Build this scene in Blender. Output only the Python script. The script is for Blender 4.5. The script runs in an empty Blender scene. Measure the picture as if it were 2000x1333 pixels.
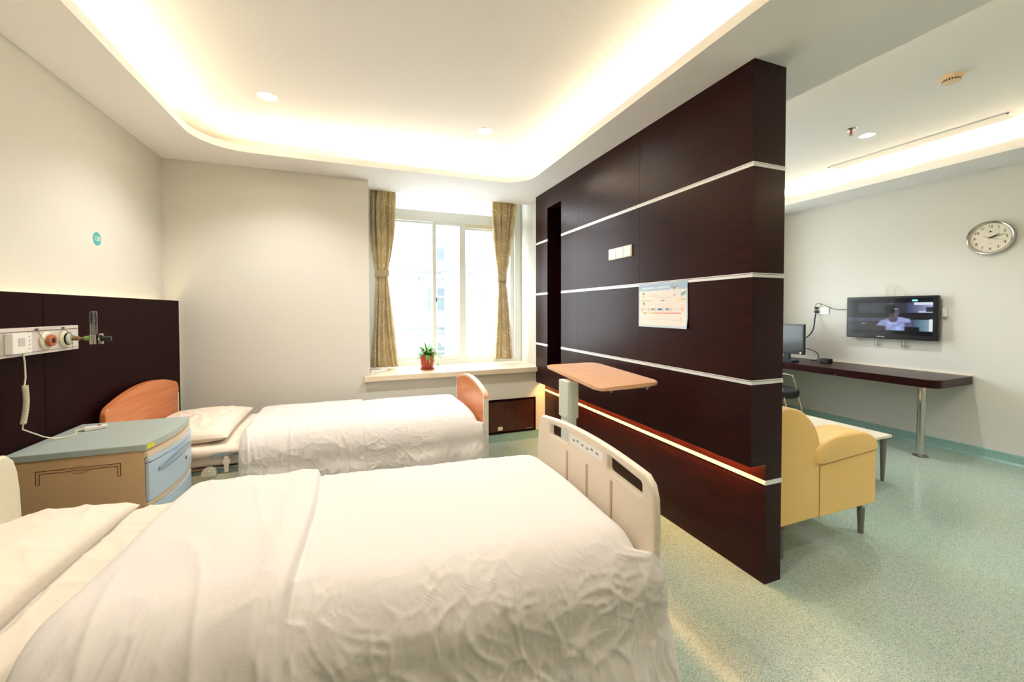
import bpy, bmesh, math, random
from mathutils import Vector, Matrix, noise
PI = math.pi
random.seed(7)
scene = bpy.context.scene
COL = scene.collection

# ------------------------------------------------------------------ camera
cam_d = bpy.data.cameras.new('camera')
cam = bpy.data.objects.new('camera', cam_d); COL.objects.link(cam)
YAW, PIT, ROL = 3.59016246e-01, -2.14792992e-02, -2.09414768e-03
_f = Vector((math.cos(PIT)*math.sin(YAW), math.cos(PIT)*math.cos(YAW), math.sin(PIT)))
_r = Vector((math.cos(YAW), -math.sin(YAW), 0)); _u = _r.cross(_f)
_c, _s = math.cos(ROL), math.sin(ROL)
_r2 = _c*_r + _s*_u; _u2 = -_s*_r + _c*_u
m = Matrix((( _r2.x, _u2.x, -_f.x, 0), (_r2.y, _u2.y, -_f.y, 0), (_r2.z, _u2.z, -_f.z, 1.5), (0, 0, 0, 1)))
cam.matrix_world = m
cam_d.sensor_width = 36; cam_d.lens = 781.4/2000*36
cam_d.shift_x = 0.003; cam_d.shift_y = -0.0217
cam_d.clip_start = 0.02
scene.camera = cam

# ------------------------------------------------------------------ colour management
scene.view_settings.view_transform = 'Standard'
try: scene.view_settings.look = 'None'
except Exception: pass
scene.view_settings.gamma = 1
scene.view_settings.use_curve_mapping = False
scene.view_settings.exposure = 0.40

# ------------------------------------------------------------------ world: overcast sky
world = bpy.data.worlds.new('overcast_sky'); scene.world = world
world.use_nodes = True
nt = world.node_tree; nt.nodes.clear()
wo = nt.nodes.new('ShaderNodeOutputWorld'); bg = nt.nodes.new('ShaderNodeBackground')
tc = nt.nodes.new('ShaderNodeTexCoord'); sp = nt.nodes.new('ShaderNodeSeparateXYZ'); cr = nt.nodes.new('ShaderNodeValToRGB')
cr.color_ramp.elements[0].position = 0.0; cr.color_ramp.elements[0].color = (0.80, 0.82, 0.84, 1)
cr.color_ramp.elements[1].position = 0.6; cr.color_ramp.elements[1].color = (0.92, 0.96, 1.0, 1)
nt.links.new(tc.outputs['Generated'], sp.inputs[0]); nt.links.new(sp.outputs['Z'], cr.inputs[0])
nt.links.new(cr.outputs[0], bg.inputs['Color']); nt.links.new(bg.outputs[0], wo.inputs[0])
bg.inputs['Strength'].default_value = 8.0

# ------------------------------------------------------------------ lamps of the room
def area(name, loc, rot, sx, sy, power, col, portal=False):
    l = bpy.data.lights.new(name, 'AREA'); l.shape = 'RECTANGLE'; l.size = sx; l.size_y = sy
    l.energy = power; l.color = col
    o = bpy.data.objects.new(name, l); COL.objects.link(o); o.location = loc; o.rotation_euler = rot
    if portal: l.cycles.is_portal = True
    return o
def spot(name, loc, power, col, size=2.2, r=0.04):
    l = bpy.data.lights.new(name, 'SPOT'); l.energy = power; l.color = col
    l.spot_size = size; l.spot_blend = 0.7; l.shadow_soft_size = r
    o = bpy.data.objects.new(name, l); COL.objects.link(o); o.location = loc
    return o
WARM = (1.0, 0.83, 0.53)
TRAY_X0, TRAY_X1, TRAY_Y0, TRAY_Y1 = -1.165, 1.64, -1.3, 3.885
# LED cove strips lying in the ceiling pocket (face up and inward)
area('cove_lamp', (-1.30, 1.2, 2.885), (math.radians(180), math.radians(25), 0), 0.05, 4.9, 20, WARM)
area('cove_lamp', (1.77, 1.2, 2.885), (math.radians(180), math.radians(-25), 0), 0.05, 4.9, 19, WARM)
area('cove_lamp', (0.24, 4.02, 2.885), (math.radians(180+25), 0, 0), 2.5, 0.05, 13, WARM)
area('cove_lamp', (0.24, -1.44, 2.885), (math.radians(180-25), 0, 0), 2.5, 0.05, 13, WARM)
area('cove_lamp', (5.62, 1.4, 2.985), (math.radians(180), math.radians(-20), 0), 0.05, 5.2, 44, WARM)
area('cove_lamp', (2.40, 1.4, 2.90), (math.radians(180), math.radians(-25), 0), 0.05, 5.2, 34, WARM)
# strip behind the bedhead panel
area('panel_lamp', (-1.527, 1.65, 1.53), (math.radians(180), 0, 0), 0.03, 5.0, 2.6, (1.0, 0.80, 0.50))
# strip under the overhang of the middle wall
area('overhang_lamp', (1.995, 2.90, 0.645), (0, math.radians(-35), 0), 0.02, 2.68, 14, (1.0, 0.48, 0.12))
# downlights; the nearer pair is unseen, lamps alone without fittings
for x, y, w_ in ((-0.60, 3.33, 100), (1.035, 3.32, 100), (-0.60, 1.2, 42), (1.035, 1.2, 56)):
    spot('downlight_lamp', (x, y, 3.03), w_, (1.0, 0.965, 0.94))
for x, y in ((4.47, 2.36), (4.47, 0.3), (3.6, -1.2)):  # only the first has a fitting, the other two are unseen lamps
    spot('downlight_lamp', (x, y, 3.10), 62, (0.95, 0.98, 1.0))
# daylight portals
area('window_portal', (1.04, 4.96, 1.83), (math.radians(-90), 0, 0), 1.9, 2.0, 1, (1, 1, 1), portal=True)
area('window_portal', (4.0, 4.96, 1.75), (math.radians(-90), 0, 0), 2.6, 1.9, 1, (1, 1, 1), portal=True)

# ------------------------------------------------------------------ materials
def s2l(c):
    return tuple((x/12.92 if x <= 0.04045 else ((x+0.055)/1.055)**2.4) for x in c)
def rgb(r, g, b): return s2l((r/255, g/255, b/255)) + (1,)
def mat(name, col, rough=0.5, metal=0.0, bump=0.0, bscale=60, spec=0.5, coat=0.0, sheen=0.0, emit=None, estr=0, alpha=None):
    m = bpy.data.materials.new(name); m.use_nodes = True
    nt = m.node_tree; b = nt.nodes['Principled BSDF']
    b.inputs['Base Color'].default_value = col
    b.inputs['Roughness'].default_value = rough; b.inputs['Metallic'].default_value = metal
    b.inputs['Specular IOR Level'].default_value = spec
    b.inputs['Coat Weight'].default_value = coat
    b.inputs['Sheen Weight'].default_value = sheen
    if emit: b.inputs['Emission Color'].default_value = emit; b.inputs['Emission Strength'].default_value = estr
    # a procedural fine variation everywhere
    tc = nt.nodes.new('ShaderNodeTexCoord'); nz = nt.nodes.new('ShaderNodeTexNoise')
    nz.inputs['Scale'].default_value = bscale; nz.inputs['Detail'].default_value = 4
    nt.links.new(tc.outputs['Object'], nz.inputs['Vector'])
    if bump:
        bp = nt.nodes.new('ShaderNodeBump'); bp.inputs['Strength'].default_value = bump; bp.inputs['Distance'].default_value = 0.01
        nt.links.new(nz.outputs['Fac'], bp.inputs['Height']); nt.links.new(bp.outputs[0], b.inputs['Normal'])
    else:
        mr = nt.nodes.new('ShaderNodeMapRange'); mr.inputs['To Min'].default_value = max(0, rough-0.012); mr.inputs['To Max'].default_value = min(1, rough+0.012)
        nt.links.new(nz.outputs['Fac'], mr.inputs['Value']); nt.links.new(mr.outputs[0], b.inputs['Roughness'])
    return m
def ramp(nt, fac, stops):
    r = nt.nodes.new('ShaderNodeValToRGB'); e = r.color_ramp.elements
    e[0].position, e[0].color = stops[0]; e[1].position, e[1].color = stops[-1]
    for p, c in stops[1:-1]:
        n = e.new(p); n.color = c
    nt.links.new(fac, r.inputs[0]); return r
def wood(name, c1, c2, rough, axis='y', scale=9, bump=0.03, spec=0.5, coat=0.0, sc=None, dist=0.6):
    m = mat(name, c1, rough, spec=spec, coat=coat); nt = m.node_tree; b = nt.nodes['Principled BSDF']
    tc = nt.nodes.new('ShaderNodeTexCoord'); mp = nt.nodes.new('ShaderNodeMapping')
    sc = sc or {'x': (0.6, 8, 8), 'y': (8, 0.6, 8), 'z': (8, 8, 0.6)}[axis]
    mp.inputs['Scale'].default_value = sc
    nz = nt.nodes.new('ShaderNodeTexNoise'); nz.inputs['Scale'].default_value = scale; nz.inputs['Detail'].default_value = 6; nz.inputs['Distortion'].default_value = dist
    nt.links.new(tc.outputs['Object'], mp.inputs[0]); nt.links.new(mp.outputs[0], nz.inputs['Vector'])
    r = ramp(nt, nz.outputs['Fac'], [(0.35, c1), (0.68, c2)]); nt.links.new(r.outputs[0], b.inputs['Base Color'])
    bp = nt.nodes.new('ShaderNodeBump'); bp.inputs['Strength'].default_value = bump; bp.inputs['Distance'].default_value = 0.005
    nt.links.new(nz.outputs['Fac'], bp.inputs['Height']); nt.links.new(bp.outputs[0], b.inputs['Normal'])
    return m
M = {}
M['wall'] = mat('wall_paint', rgb(224, 221, 211), 0.55, bump=0.04, bscale=180, spec=0.3)
M['wallR'] = M['wall']
M['ceil'] = mat('ceiling_paint', rgb(248, 244, 241), 0.75, bump=0.02, bscale=120, spec=0.2)
M['darkwood'] = wood('dark_wenge_wood', rgb(32, 6, 7), rgb(50, 14, 10), 0.31, 'y', 10, 0.012, spec=0.18)
M['darkedge'] = wood('dark_wood_edge', rgb(26, 6, 8), rgb(36, 10, 11), 0.55, 'z', 10, 0.02, spec=0.05)
M['cherry'] = wood('cherry_wood', rgb(204, 118, 66), rgb(220, 140, 86), 0.28, 'y', 6, 0.004, sc=(6, 0.35, 6), dist=0.15)
M['beech'] = wood('beech_wood', rgb(224, 168, 124), rgb(232, 182, 140), 0.30, 'y', 6, 0.004, sc=(6, 0.35, 6), dist=0.15)
M['sill'] = mat('cream_stone', rgb(236, 218, 190), 0.3, bscale=40)
M['strip'] = mat('silver_strip', rgb(238, 238, 236), 0.35, 0.15)
M['white_metal'] = mat('white_metal', rgb(222, 228, 216), 0.35)
M['pvc'] = mat('white_pvc', rgb(238, 240, 236), 0.35)
M['plastic'] = mat('cream_plastic', rgb(236, 222, 202), 0.38)
M['plastic2'] = mat('ivory_plastic', rgb(232, 224, 200), 0.4)
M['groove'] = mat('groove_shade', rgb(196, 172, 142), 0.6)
M['white'] = mat('white_plastic', rgb(240, 238, 232), 0.35)
M['cable'] = mat('cream_cable', rgb(235, 225, 200), 0.45)
M['black'] = mat('black_plastic', rgb(18, 18, 20), 0.3)
M['blackm'] = mat('black_matte', rgb(14, 14, 16), 0.6)
M['chrome'] = mat('chrome', rgb(200, 198, 192), 0.12, 1.0)
M['steel'] = mat('steel', rgb(150, 146, 136), 0.3, 0.9)
M['greyleg'] = mat('grey_metal_leg', rgb(128, 124, 120), 0.4, 0.5)
M['brass'] = mat('brass', rgb(170, 140, 90), 0.3, 0.9)
M['leather'] = mat('yellow_leather', rgb(250, 206, 124), 0.42, bump=0.08, bscale=160)
M['seam'] = mat('tan_seam', rgb(222, 176, 100), 0.6)
M['cream_top'] = mat('cream_laminate', rgb(240, 228, 208), 0.3)
M['nsblue'] = mat('pale_blue_laminate', rgb(186, 206, 222), 0.32)
M['nsgrey'] = mat('grey_green_top', rgb(172, 184, 178), 0.35)
M['nsbody'] = mat('beige_body', rgb(214, 178, 134), 0.42, bump=0.02, bscale=90)
M['nsbeige'] = mat('beige_edge', rgb(222, 202, 170), 0.4)
M['groove2'] = mat('brown_groove', rgb(120, 70, 40), 0.6)
M['yellow'] = mat('yellow_label', rgb(225, 215, 40), 0.5)
M['teal'] = mat('teal_sticker', rgb(70, 178, 176), 0.4)
M['terracotta'] = mat('terracotta_plastic', rgb(176, 62, 38), 0.4)
M['soil'] = mat('soil', rgb(60, 44, 32), 0.9, bump=0.4, bscale=90)
M['orange'] = mat('orange_plastic', rgb(184, 100, 58), 0.35)
M['green'] = mat('green_plastic', rgb(130, 180, 90), 0.3)
M['sheetm'] = mat('mattress_cover', rgb(232, 220, 204), 0.7, bump=0.08, bscale=60)
M['led'] = mat('led_diffuser', rgb(255, 240, 200), 0.5, emit=(1, 0.8, 0.42, 1), estr=2.2)
M['lampw'] = mat('lamp_glass', rgb(255, 255, 255), 0.3, emit=(0.92, 0.98, 1, 1), estr=40)
M['bwall'] = mat('building_render', rgb(186, 186, 186), 0.8, bump=0.02)
M['btrim'] = mat('building_trim', rgb(156, 161, 164), 0.8)
M['bglass'] = mat('building_glass', rgb(124, 134, 138), 0.5)
M['ground'] = mat('courtyard_paving', rgb(200, 200, 196), 0.9, bump=0.1, bscale=5)
M['ink'] = mat('black_ink', rgb(30, 28, 26), 0.6)
M['cyan'] = mat('cyan_light', rgb(80, 220, 220), 0.5, emit=(0.25, 0.9, 0.9, 1), estr=0.8)

# white cotton
def cotton(name, col, bump=0.25):
    m = mat(name, col, 0.75, sheen=0.25, spec=0.25); nt = m.node_tree; b = nt.nodes['Principled BSDF']
    tc = nt.nodes.new('ShaderNodeTexCoord'); n1 = nt.nodes.new('ShaderNodeTexNoise'); n1.inputs['Scale'].default_value = 9; n1.inputs['Detail'].default_value = 5; n1.inputs['Distortion'].default_value = 1.2
    n2 = nt.nodes.new('ShaderNodeTexNoise'); n2.inputs['Scale'].default_value = 28; n2.inputs['Detail'].default_value = 3; n2.inputs['Distortion'].default_value = 2
    ad = nt.nodes.new('ShaderNodeMath'); ad.operation = 'MULTIPLY_ADD'; ad.inputs[1].default_value = 0.35
    nt.links.new(tc.outputs['Object'], n1.inputs['Vector']); nt.links.new(tc.outputs['Object'], n2.inputs['Vector'])
    nt.links.new(n2.outputs['Fac'], ad.inputs[0]); nt.links.new(n1.outputs['Fac'], ad.inputs[2])
    bp = nt.nodes.new('ShaderNodeBump'); bp.inputs['Strength'].default_value = bump; bp.inputs['Distance'].default_value = 0.03
    nt.links.new(ad.outputs[0], bp.inputs['Height']); nt.links.new(bp.outputs[0], b.inputs['Normal'])
    return m
M['cotton'] = cotton('white_cotton', rgb(220, 213, 207), 0.10)
M['cotton2'] = cotton('cream_cotton', rgb(230, 218, 200), 0.08)

# speckled vinyl floor
def floor_mat(name, base, c2, rough):
    m = mat(name, base, rough); nt = m.node_tree; b = nt.nodes['Principled BSDF']
    tc = nt.nodes.new('ShaderNodeTexCoord')
    v = nt.nodes.new('ShaderNodeTexVoronoi'); v.inputs['Scale'].default_value = 330
    nt.links.new(tc.outputs['Object'], v.inputs['Vector'])
    sx = nt.nodes.new('ShaderNodeSeparateColor'); nt.links.new(v.outputs['Color'], sx.inputs[0])
    r = ramp(nt, sx.outputs[0], [(0.0, rgb(128, 148, 134)), (0.16, base), (0.5, base), (0.56, c2), (0.86, c2), (0.9, rgb(202, 210, 190)), (0.97, rgb(186, 178, 148))])
    r.color_ramp.interpolation = 'CONSTANT'
    n = nt.nodes.new('ShaderNodeTexNoise'); n.inputs['Scale'].default_value = 1.3
    nt.links.new(tc.outputs['Object'], n.inputs['Vector'])
    mx = nt.nodes.new('ShaderNodeMix'); mx.data_type = 'RGBA'; mx.blend_type = 'MULTIPLY'; mx.inputs['Factor'].default_value = 0.15
    nt.links.new(r.outputs[0], mx.inputs['A']); nt.links.new(n.outputs['Color'], mx.inputs['B'])
    nt.links.new(mx.outputs['Result'], b.inputs['Base Color'])
    return m
M['floor'] = floor_mat('speckled_vinyl', rgb(160, 178, 164), rgb(176, 192, 176), 0.17)
M['base'] = floor_mat('speckled_vinyl_skirting', rgb(142, 186, 182), rgb(154, 196, 190), 0.4)

def glass_mat(name, tint=(0.95, 0.99, 1, 1), refl=0.06):
    m = bpy.data.materials.new(name); m.use_nodes = True; nt = m.node_tree; nt.nodes.clear()
    o = nt.nodes.new('ShaderNodeOutputMaterial'); t = nt.nodes.new('ShaderNodeBsdfTransparent'); g = nt.nodes.new('ShaderNodeBsdfGlossy'); x = nt.nodes.new('ShaderNodeMixShader')
    t.inputs[0].default_value = tint; g.inputs['Roughness'].default_value = 0.02
    nz = nt.nodes.new('ShaderNodeTexNoise'); nz.inputs['Scale'].default_value = 2
    mr = nt.nodes.new('ShaderNodeMapRange'); mr.inputs['To Min'].default_value = refl*0.8; mr.inputs['To Max'].default_value = refl*1.2
    nt.links.new(nz.outputs['Fac'], mr.inputs['Value']); nt.links.new(mr.outputs[0], x.inputs[0])
    nt.links.new(t.outputs[0], x.inputs[1]); nt.links.new(g.outputs[0], x.inputs[2]); nt.links.new(x.outputs[0], o.inputs[0])
    return m
M['glass'] = glass_mat('window_glass')
M['clear'] = glass_mat('clear_plastic', (0.95, 0.94, 0.93, 1), 0.16)

# curtain cloth with a woven zigzag in the cloth's own UVs
def curtain_mat():
    m = mat('gold_curtain_cloth', rgb(196, 176, 132), 0.7, sheen=0.3); nt = m.node_tree; b = nt.nodes['Principled BSDF']
    uv = nt.nodes.new('ShaderNodeTexCoord'); sp = nt.nodes.new('ShaderNodeSeparateXYZ'); nt.links.new(uv.outputs['UV'], sp.inputs[0])
    def math_(op, a, b_=None):
        n = nt.nodes.new('ShaderNodeMath'); n.operation = op
        for i, v in enumerate((a, b_)):
            if v is None: continue
            if hasattr(v, 'is_linked') or not isinstance(v, (int, float)): nt.links.new(v, n.inputs[i])
            else: n.inputs[i].default_value = v
        return n.outputs[0]
    def band(off, w):
        tri = math_('ABSOLUTE', math_('SUBTRACT', math_('FRACT', math_('MULTIPLY', sp.outputs[0], 4.0)), 0.5))
        f = math_('FRACT', math_('ADD', math_('ADD', math_('MULTIPLY', sp.outputs[1], 11.0), math_('MULTIPLY', tri, 1.3)), off))
        return math_('LESS_THAN', f, w)
    z = math_('MAXIMUM', band(0.0, 0.10), band(0.25, 0.06))
    d = nt.nodes.new('ShaderNodeMix'); d.data_type = 'RGBA'
    d.inputs['A'].default_value = rgb(222, 205, 168); d.inputs['B'].default_value = rgb(246, 236, 210)
    nt.links.new(z, d.inputs['Factor']); nt.links.new(d.outputs['Result'], b.inputs['Base Color'])
    # a little light passes through the cloth
    tr = nt.nodes.new('ShaderNodeBsdfTranslucent'); nt.links.new(d.outputs['Result'], tr.inputs[0])
    mx = nt.nodes.new('ShaderNodeMixShader'); mx.inputs[0].default_value = 0.45
    out = nt.nodes['Material Output']; nt.links.new(b.outputs[0], mx.inputs[1]); nt.links.new(tr.outputs[0], mx.inputs[2]); nt.links.new(mx.outputs[0], out.inputs[0])
    return m
M['curtain'] = curtain_mat()
def leaf_mat():
    m = mat('spider_leaf', rgb(90, 160, 50), 0.45); nt = m.node_tree; b = nt.nodes['Principled BSDF']
    uv = nt.nodes.new('ShaderNodeTexCoord'); sp = nt.nodes.new('ShaderNodeSeparateXYZ'); nt.links.new(uv.outputs['UV'], sp.inputs[0])
    r = ramp(nt, sp.outputs[0], [(0.0, rgb(170, 205, 90)), (0.25, rgb(72, 140, 40)), (0.75, rgb(60, 128, 40)), (1.0, rgb(190, 215, 120))])
    nt.links.new(r.outputs[0], b.inputs['Base Color'])
    return m
M['leaf'] = leaf_mat()
def painted(name, emit=0.0, rough=0.4):
    m = bpy.data.materials.new(name); m.use_nodes = True; nt = m.node_tree; b = nt.nodes['Principled BSDF']
    a = nt.nodes.new('ShaderNodeVertexColor'); a.layer_name = 'Col'
    b.inputs['Roughness'].default_value = rough
    if emit:
        b.inputs['Base Color'].default_value = (0.01, 0.01, 0.012, 1)
        nt.links.new(a.outputs[0], b.inputs['Emission Color']); b.inputs['Emission Strength'].default_value = emit
    else: nt.links.new(a.outputs[0], b.inputs['Base Color'])
    return m
M['screen'] = painted('tv_picture', 1.0, 0.1)
M['paper'] = painted('printed_paper', 0, 0.5)

# ------------------------------------------------------------------ mesh helpers
def tf(bm, vs, mtx):
    if mtx is not None: bmesh.ops.transform(bm, matrix=mtx, verts=vs)
def box(bm, x0, x1, y0, y1, z0, z1, bev=0, mtx=None, seg=2):
    r = bmesh.ops.create_cube(bm, size=1.0); vs = r['verts']
    for v in vs:
        v.co = Vector((x0+(v.co.x+.5)*(x1-x0), y0+(v.co.y+.5)*(y1-y0), z0+(v.co.z+.5)*(z1-z0)))
    if bev:
        es = list({e for v in vs for e in v.link_edges})
        rr = bmesh.ops.bevel(bm, geom=es, offset=bev, segments=seg, affect='EDGES', profile=0.5)
        vs = list({v for f in rr['faces'] for v in f.verts} | {v for v in vs if v.is_valid})
    tf(bm, vs, mtx); return vs
def cyl(bm, p0, p1, r0, r1=None, n=20, cap=True):
    p0, p1 = Vector(p0), Vector(p1); d = p1-p0
    r1 = r0 if r1 is None else r1
    q = Vector((0, 0, 1)).rotation_difference(d.normalized())
    r = bmesh.ops.create_cone(bm, cap_ends=cap, segments=n, radius1=r0, radius2=r1, depth=d.length)
    tf(bm, r['verts'], Matrix.Translation((p0+p1)/2) @ q.to_matrix().to_4x4()); return r['verts']
def tube(bm, pts, r, n=10, cap=True):
    pts = [Vector(p) for p in pts]; rings = []
    up = Vector((0, 0, 1)); prev = None
    for i, p in enumerate(pts):
        t = (pts[min(i+1, len(pts)-1)]-pts[max(i-1, 0)]).normalized()
        if prev is None:
            a = t.cross(up if abs(t.z) < 0.95 else Vector((1, 0, 0))).normalized()
        else:
            a = (prev - t*prev.dot(t)).normalized()
        prev = a; b = t.cross(a)
        rr = r(i/(len(pts)-1)) if callable(r) else r
        rings.append([bm.verts.new(p + rr*(math.cos(2*PI*k/n)*a + math.sin(2*PI*k/n)*b)) for k in range(n)])
    for i in range(len(rings)-1):
        for k in range(n):
            bm.faces.new((rings[i][k], rings[i][(k+1) % n], rings[i+1][(k+1) % n], rings[i+1][k]))
    if cap:
        bm.faces.new(rings[0][::-1]); bm.faces.new(rings[-1])
def prism(bm, poly, axis, a0, a1, bev=0):
    """poly of 2D points extruded along axis; x:(y,z) y:(x,z) z:(x,y)"""
    def P(p, a): return {'x': (a, p[0], p[1]), 'y': (p[0], a, p[1]), 'z': (p[0], p[1], a)}[axis]
    v0 = [bm.verts.new(P(p, a0)) for p in poly]; v1 = [bm.verts.new(P(p, a1)) for p in poly]
    n = len(poly)
    f0 = bm.faces.new(v0); f1 = bm.faces.new(v1[::-1])
    for i in range(n): bm.faces.new((v0[i], v1[i], v1[(i+1) % n], v0[(i+1) % n]))
    if bev:
        es = list(f0.edges)+list(f1.edges)
        bmesh.ops.bevel(bm, geom=es, offset=bev, segments=3, affect='EDGES', profile=0.5)
def soft_prism(bm, poly, y0, y1, r, n=6):
    """upholstered slab: profile in (x,z), ends rounded over by r"""
    cx = sum(p[0] for p in poly)/len(poly); cz = sum(p[1] for p in poly)/len(poly)
    rings = []
    steps = [(y0+r*(1-math.sin(PI/2*k/n)), r*(1-math.cos(PI/2*(1-k/n)))) for k in range(n+1)]
    steps = [(y0+r*(1-math.cos(PI/2*k/n)), r*(1-math.sin(PI/2*k/n))) for k in range(n+1)]
    steps += [(y1-(y-y0), i) for y, i in reversed(steps)]
    for y, ins in steps:
        ring = []
        for px, pz in poly:
            d = Vector((cx-px, cz-pz)); L = d.length
            hx = abs(d.x)/(L+1e-9); q = d*(min(ins, L*.6)/(L+1e-9))
            ring.append(bm.verts.new((px+q.x, y, pz+q.y)))
        rings.append(ring)
    m_ = len(poly)
    for a, b in zip(rings, rings[1:]):
        for k in range(m_): bm.faces.new((a[k], a[(k+1) % m_], b[(k+1) % m_], b[k]))
    bm.faces.new(rings[0]); bm.faces.new(rings[-1][::-1])
def lathe(bm, prof, c, n=32, axis='z'):
    rings = []
    for r, h in prof:
        ring = []
        for k in range(n):
            a = 2*PI*k/n; p = (r*math.cos(a), r*math.sin(a), h)
            if axis == 'x': p = (p[2], p[0], p[1])
            if axis == '-x': p = (-p[2], p[0], p[1])
            ring.append(bm.verts.new(Vector(c)+Vector(p)))
        rings.append(ring)
    for i in range(len(rings)-1):
        for k in range(n): bm.faces.new((rings[i][k], rings[i][(k+1) % n], rings[i+1][(k+1) % n], rings[i+1][k]))
    if prof[0][0] > 1e-6: bm.faces.new(rings[0][::-1])
    if prof[-1][0] > 1e-6: bm.faces.new(rings[-1])
def rrect(x0, x1, y0, y1, r, n=8, rs=None):
    rs = rs or (r, r, r, r); out = []
    for (cx, cy, a0, q) in ((x1-rs[0], y1-rs[0], 0, rs[0]), (x0+rs[1], y1-rs[1], 90, rs[1]), (x0+rs[2], y0+rs[2], 180, rs[2]), (x1-rs[3], y0+rs[3], 270, rs[3])):
        for k in range(n+1):
            a = math.radians(a0+90*k/n); out.append((cx+q*math.cos(a), cy+q*math.sin(a)))
    return out
def grid(bm, nu, nv, fn, uv=False, closed=False):
    vs = [[bm.verts.new(fn(i/nu, j/nv)) for j in range(nv+1)] for i in range(nu+1)]
    lay = bm.loops.layers.uv.verify() if uv else None
    for i in range(nu):
        for j in range(nv):
            f = bm.faces.new((vs[i][j], vs[i+1][j], vs[i+1][j+1], vs[i][j+1]))
            if uv:
                for l, (a, b) in zip(f.loops, ((i, j), (i+1, j), (i+1, j+1), (i, j+1))): l[lay].uv = (a/nu, b/nv)
    return vs
def spline(pts, n=6):
    out = []; N = len(pts)
    for i in range(N-1):
        p0, p1, p2, p3 = [Vector(pts[max(0, min(N-1, k))]) for k in (i-1, i, i+1, i+2)]
        for k in range(n):
            t = k/n; out.append(tuple(0.5*((2*p1)+(-p0+p2)*t+(2*p0-5*p1+4*p2-p3)*t*t+(-p0+3*p1-3*p2+p3)*t**3)))
    out.append(tuple(pts[-1])); return out
def obj(name, bm, m, parent=None, smooth=True, angle=35, loc=None, recalc=True):
    if recalc: bmesh.ops.recalc_face_normals(bm, faces=bm.faces)
    me = bpy.data.meshes.new(name); bm.to_mesh(me); bm.free()
    if not isinstance(m, (list, tuple)): m = [m]
    for x in m: me.materials.append(x)
    if smooth:
        me.polygons.foreach_set('use_smooth', [True]*len(me.polygons))
        me.set_sharp_from_angle(angle=math.radians(angle))
    o = bpy.data.objects.new(name, me); COL.objects.link(o)
    if smooth and angle <= 50 and len(me.vertices) < 6000:
        w = o.modifiers.new('weighted_normals', 'WEIGHTED_NORMAL'); w.keep_sharp = True
    if parent is not None:
        o.parent = parent
        if parent.parent is None: o.matrix_parent_inverse = parent.matrix_basis.inverted()   # parts are modelled in room coordinates
    return o
def tag(o, label=None, cat=None, group=None, kind=None):
    if label: o['label'] = label
    if cat: o['category'] = cat
    if group: o['group'] = group
    if kind: o['kind'] = kind
    return o
def thing(name, loc, label, cat, group=None):
    o = bpy.data.objects.new(name, None); COL.objects.link(o); o.location = loc; o.empty_display_size = 0.1
    return tag(o, label, cat, group)
def struct(name, bm, m, smooth=False, **k):
    return tag(obj(name, bm, m, smooth=smooth, **k), kind='structure')
B = bmesh.new
def text_mesh(s, size, ext=0.0006):
    cu = bpy.data.curves.new('text', 'FONT'); cu.body = s; cu.size = size; cu.extrude = ext
    cu.align_x = 'CENTER'; cu.align_y = 'CENTER'; cu.resolution_u = 3
    o = bpy.data.objects.new('text', cu); COL.objects.link(o)
    bpy.context.view_layer.update()
    me = bpy.data.meshes.new_from_object(o.evaluated_get(bpy.context.evaluated_depsgraph_get()))
    bpy.data.objects.remove(o); return me
def add_text(bm, s, size, origin, right, up, ext=0.0006):
    me = text_mesh(s, size, ext); r, u = Vector(right), Vector(up); n = r.cross(u)
    mt = Matrix(((r.x, u.x, n.x, origin[0]), (r.y, u.y, n.y, origin[1]), (r.z, u.z, n.z, origin[2]), (0, 0, 0, 1)))
    me.transform(mt); bm.from_mesh(me); bpy.data.meshes.remove(me)

# ================================================================== SETTING
XL, XR, YB, YF, HC = -1.565, 5.9, 4.27, -2.4, 2.81
bm = B(); box(bm, XL-0.2, XR+0.2, YF-0.2, 5.0, -0.1, 0); struct('floor', bm, M['floor'])
bm = B(); box(bm, XL-0.2, XL, YF-0.2, 5.0, 0, 3.3); struct('wall_left', bm, M['wall'])
bm = B(); box(bm, XR, XR+0.2, YF-0.2, 5.0, 0, 3.3); struct('wall_right', bm, M['wallR'])
bm = B(); box(bm, XL, XR, YF-0.2, YF, 0, 3.3); struct('wall_front', bm, M['wall'])
BX0, BX1, BY1, SZ = 0.10, 1.985, 4.90, 0.79      # window bay
RX0, RX1, RZ0, RZ1 = 2.75, 5.30, 0.85, 2.70      # window of the sitting area
bm = B()
box(bm, XL, BX0, YB, 5.0, 0, 3.3)
box(bm, BX0, BX1, YB, 5.0, 0, SZ)
box(bm, BX0, BX1, 4.89, 5.0, 2.97, 3.3)
box(bm, BX1, RX0, YB, 5.0, 0, 3.3)
box(bm, RX0, RX1, YB, 5.0, 0, RZ0)
box(bm, RX0, RX1, YB, 5.0, RZ1, 3.3)
box(bm, RX1, XR, YB, 5.0, 0, 3.3)
struct('wall_back', bm, M['wall'])

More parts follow.
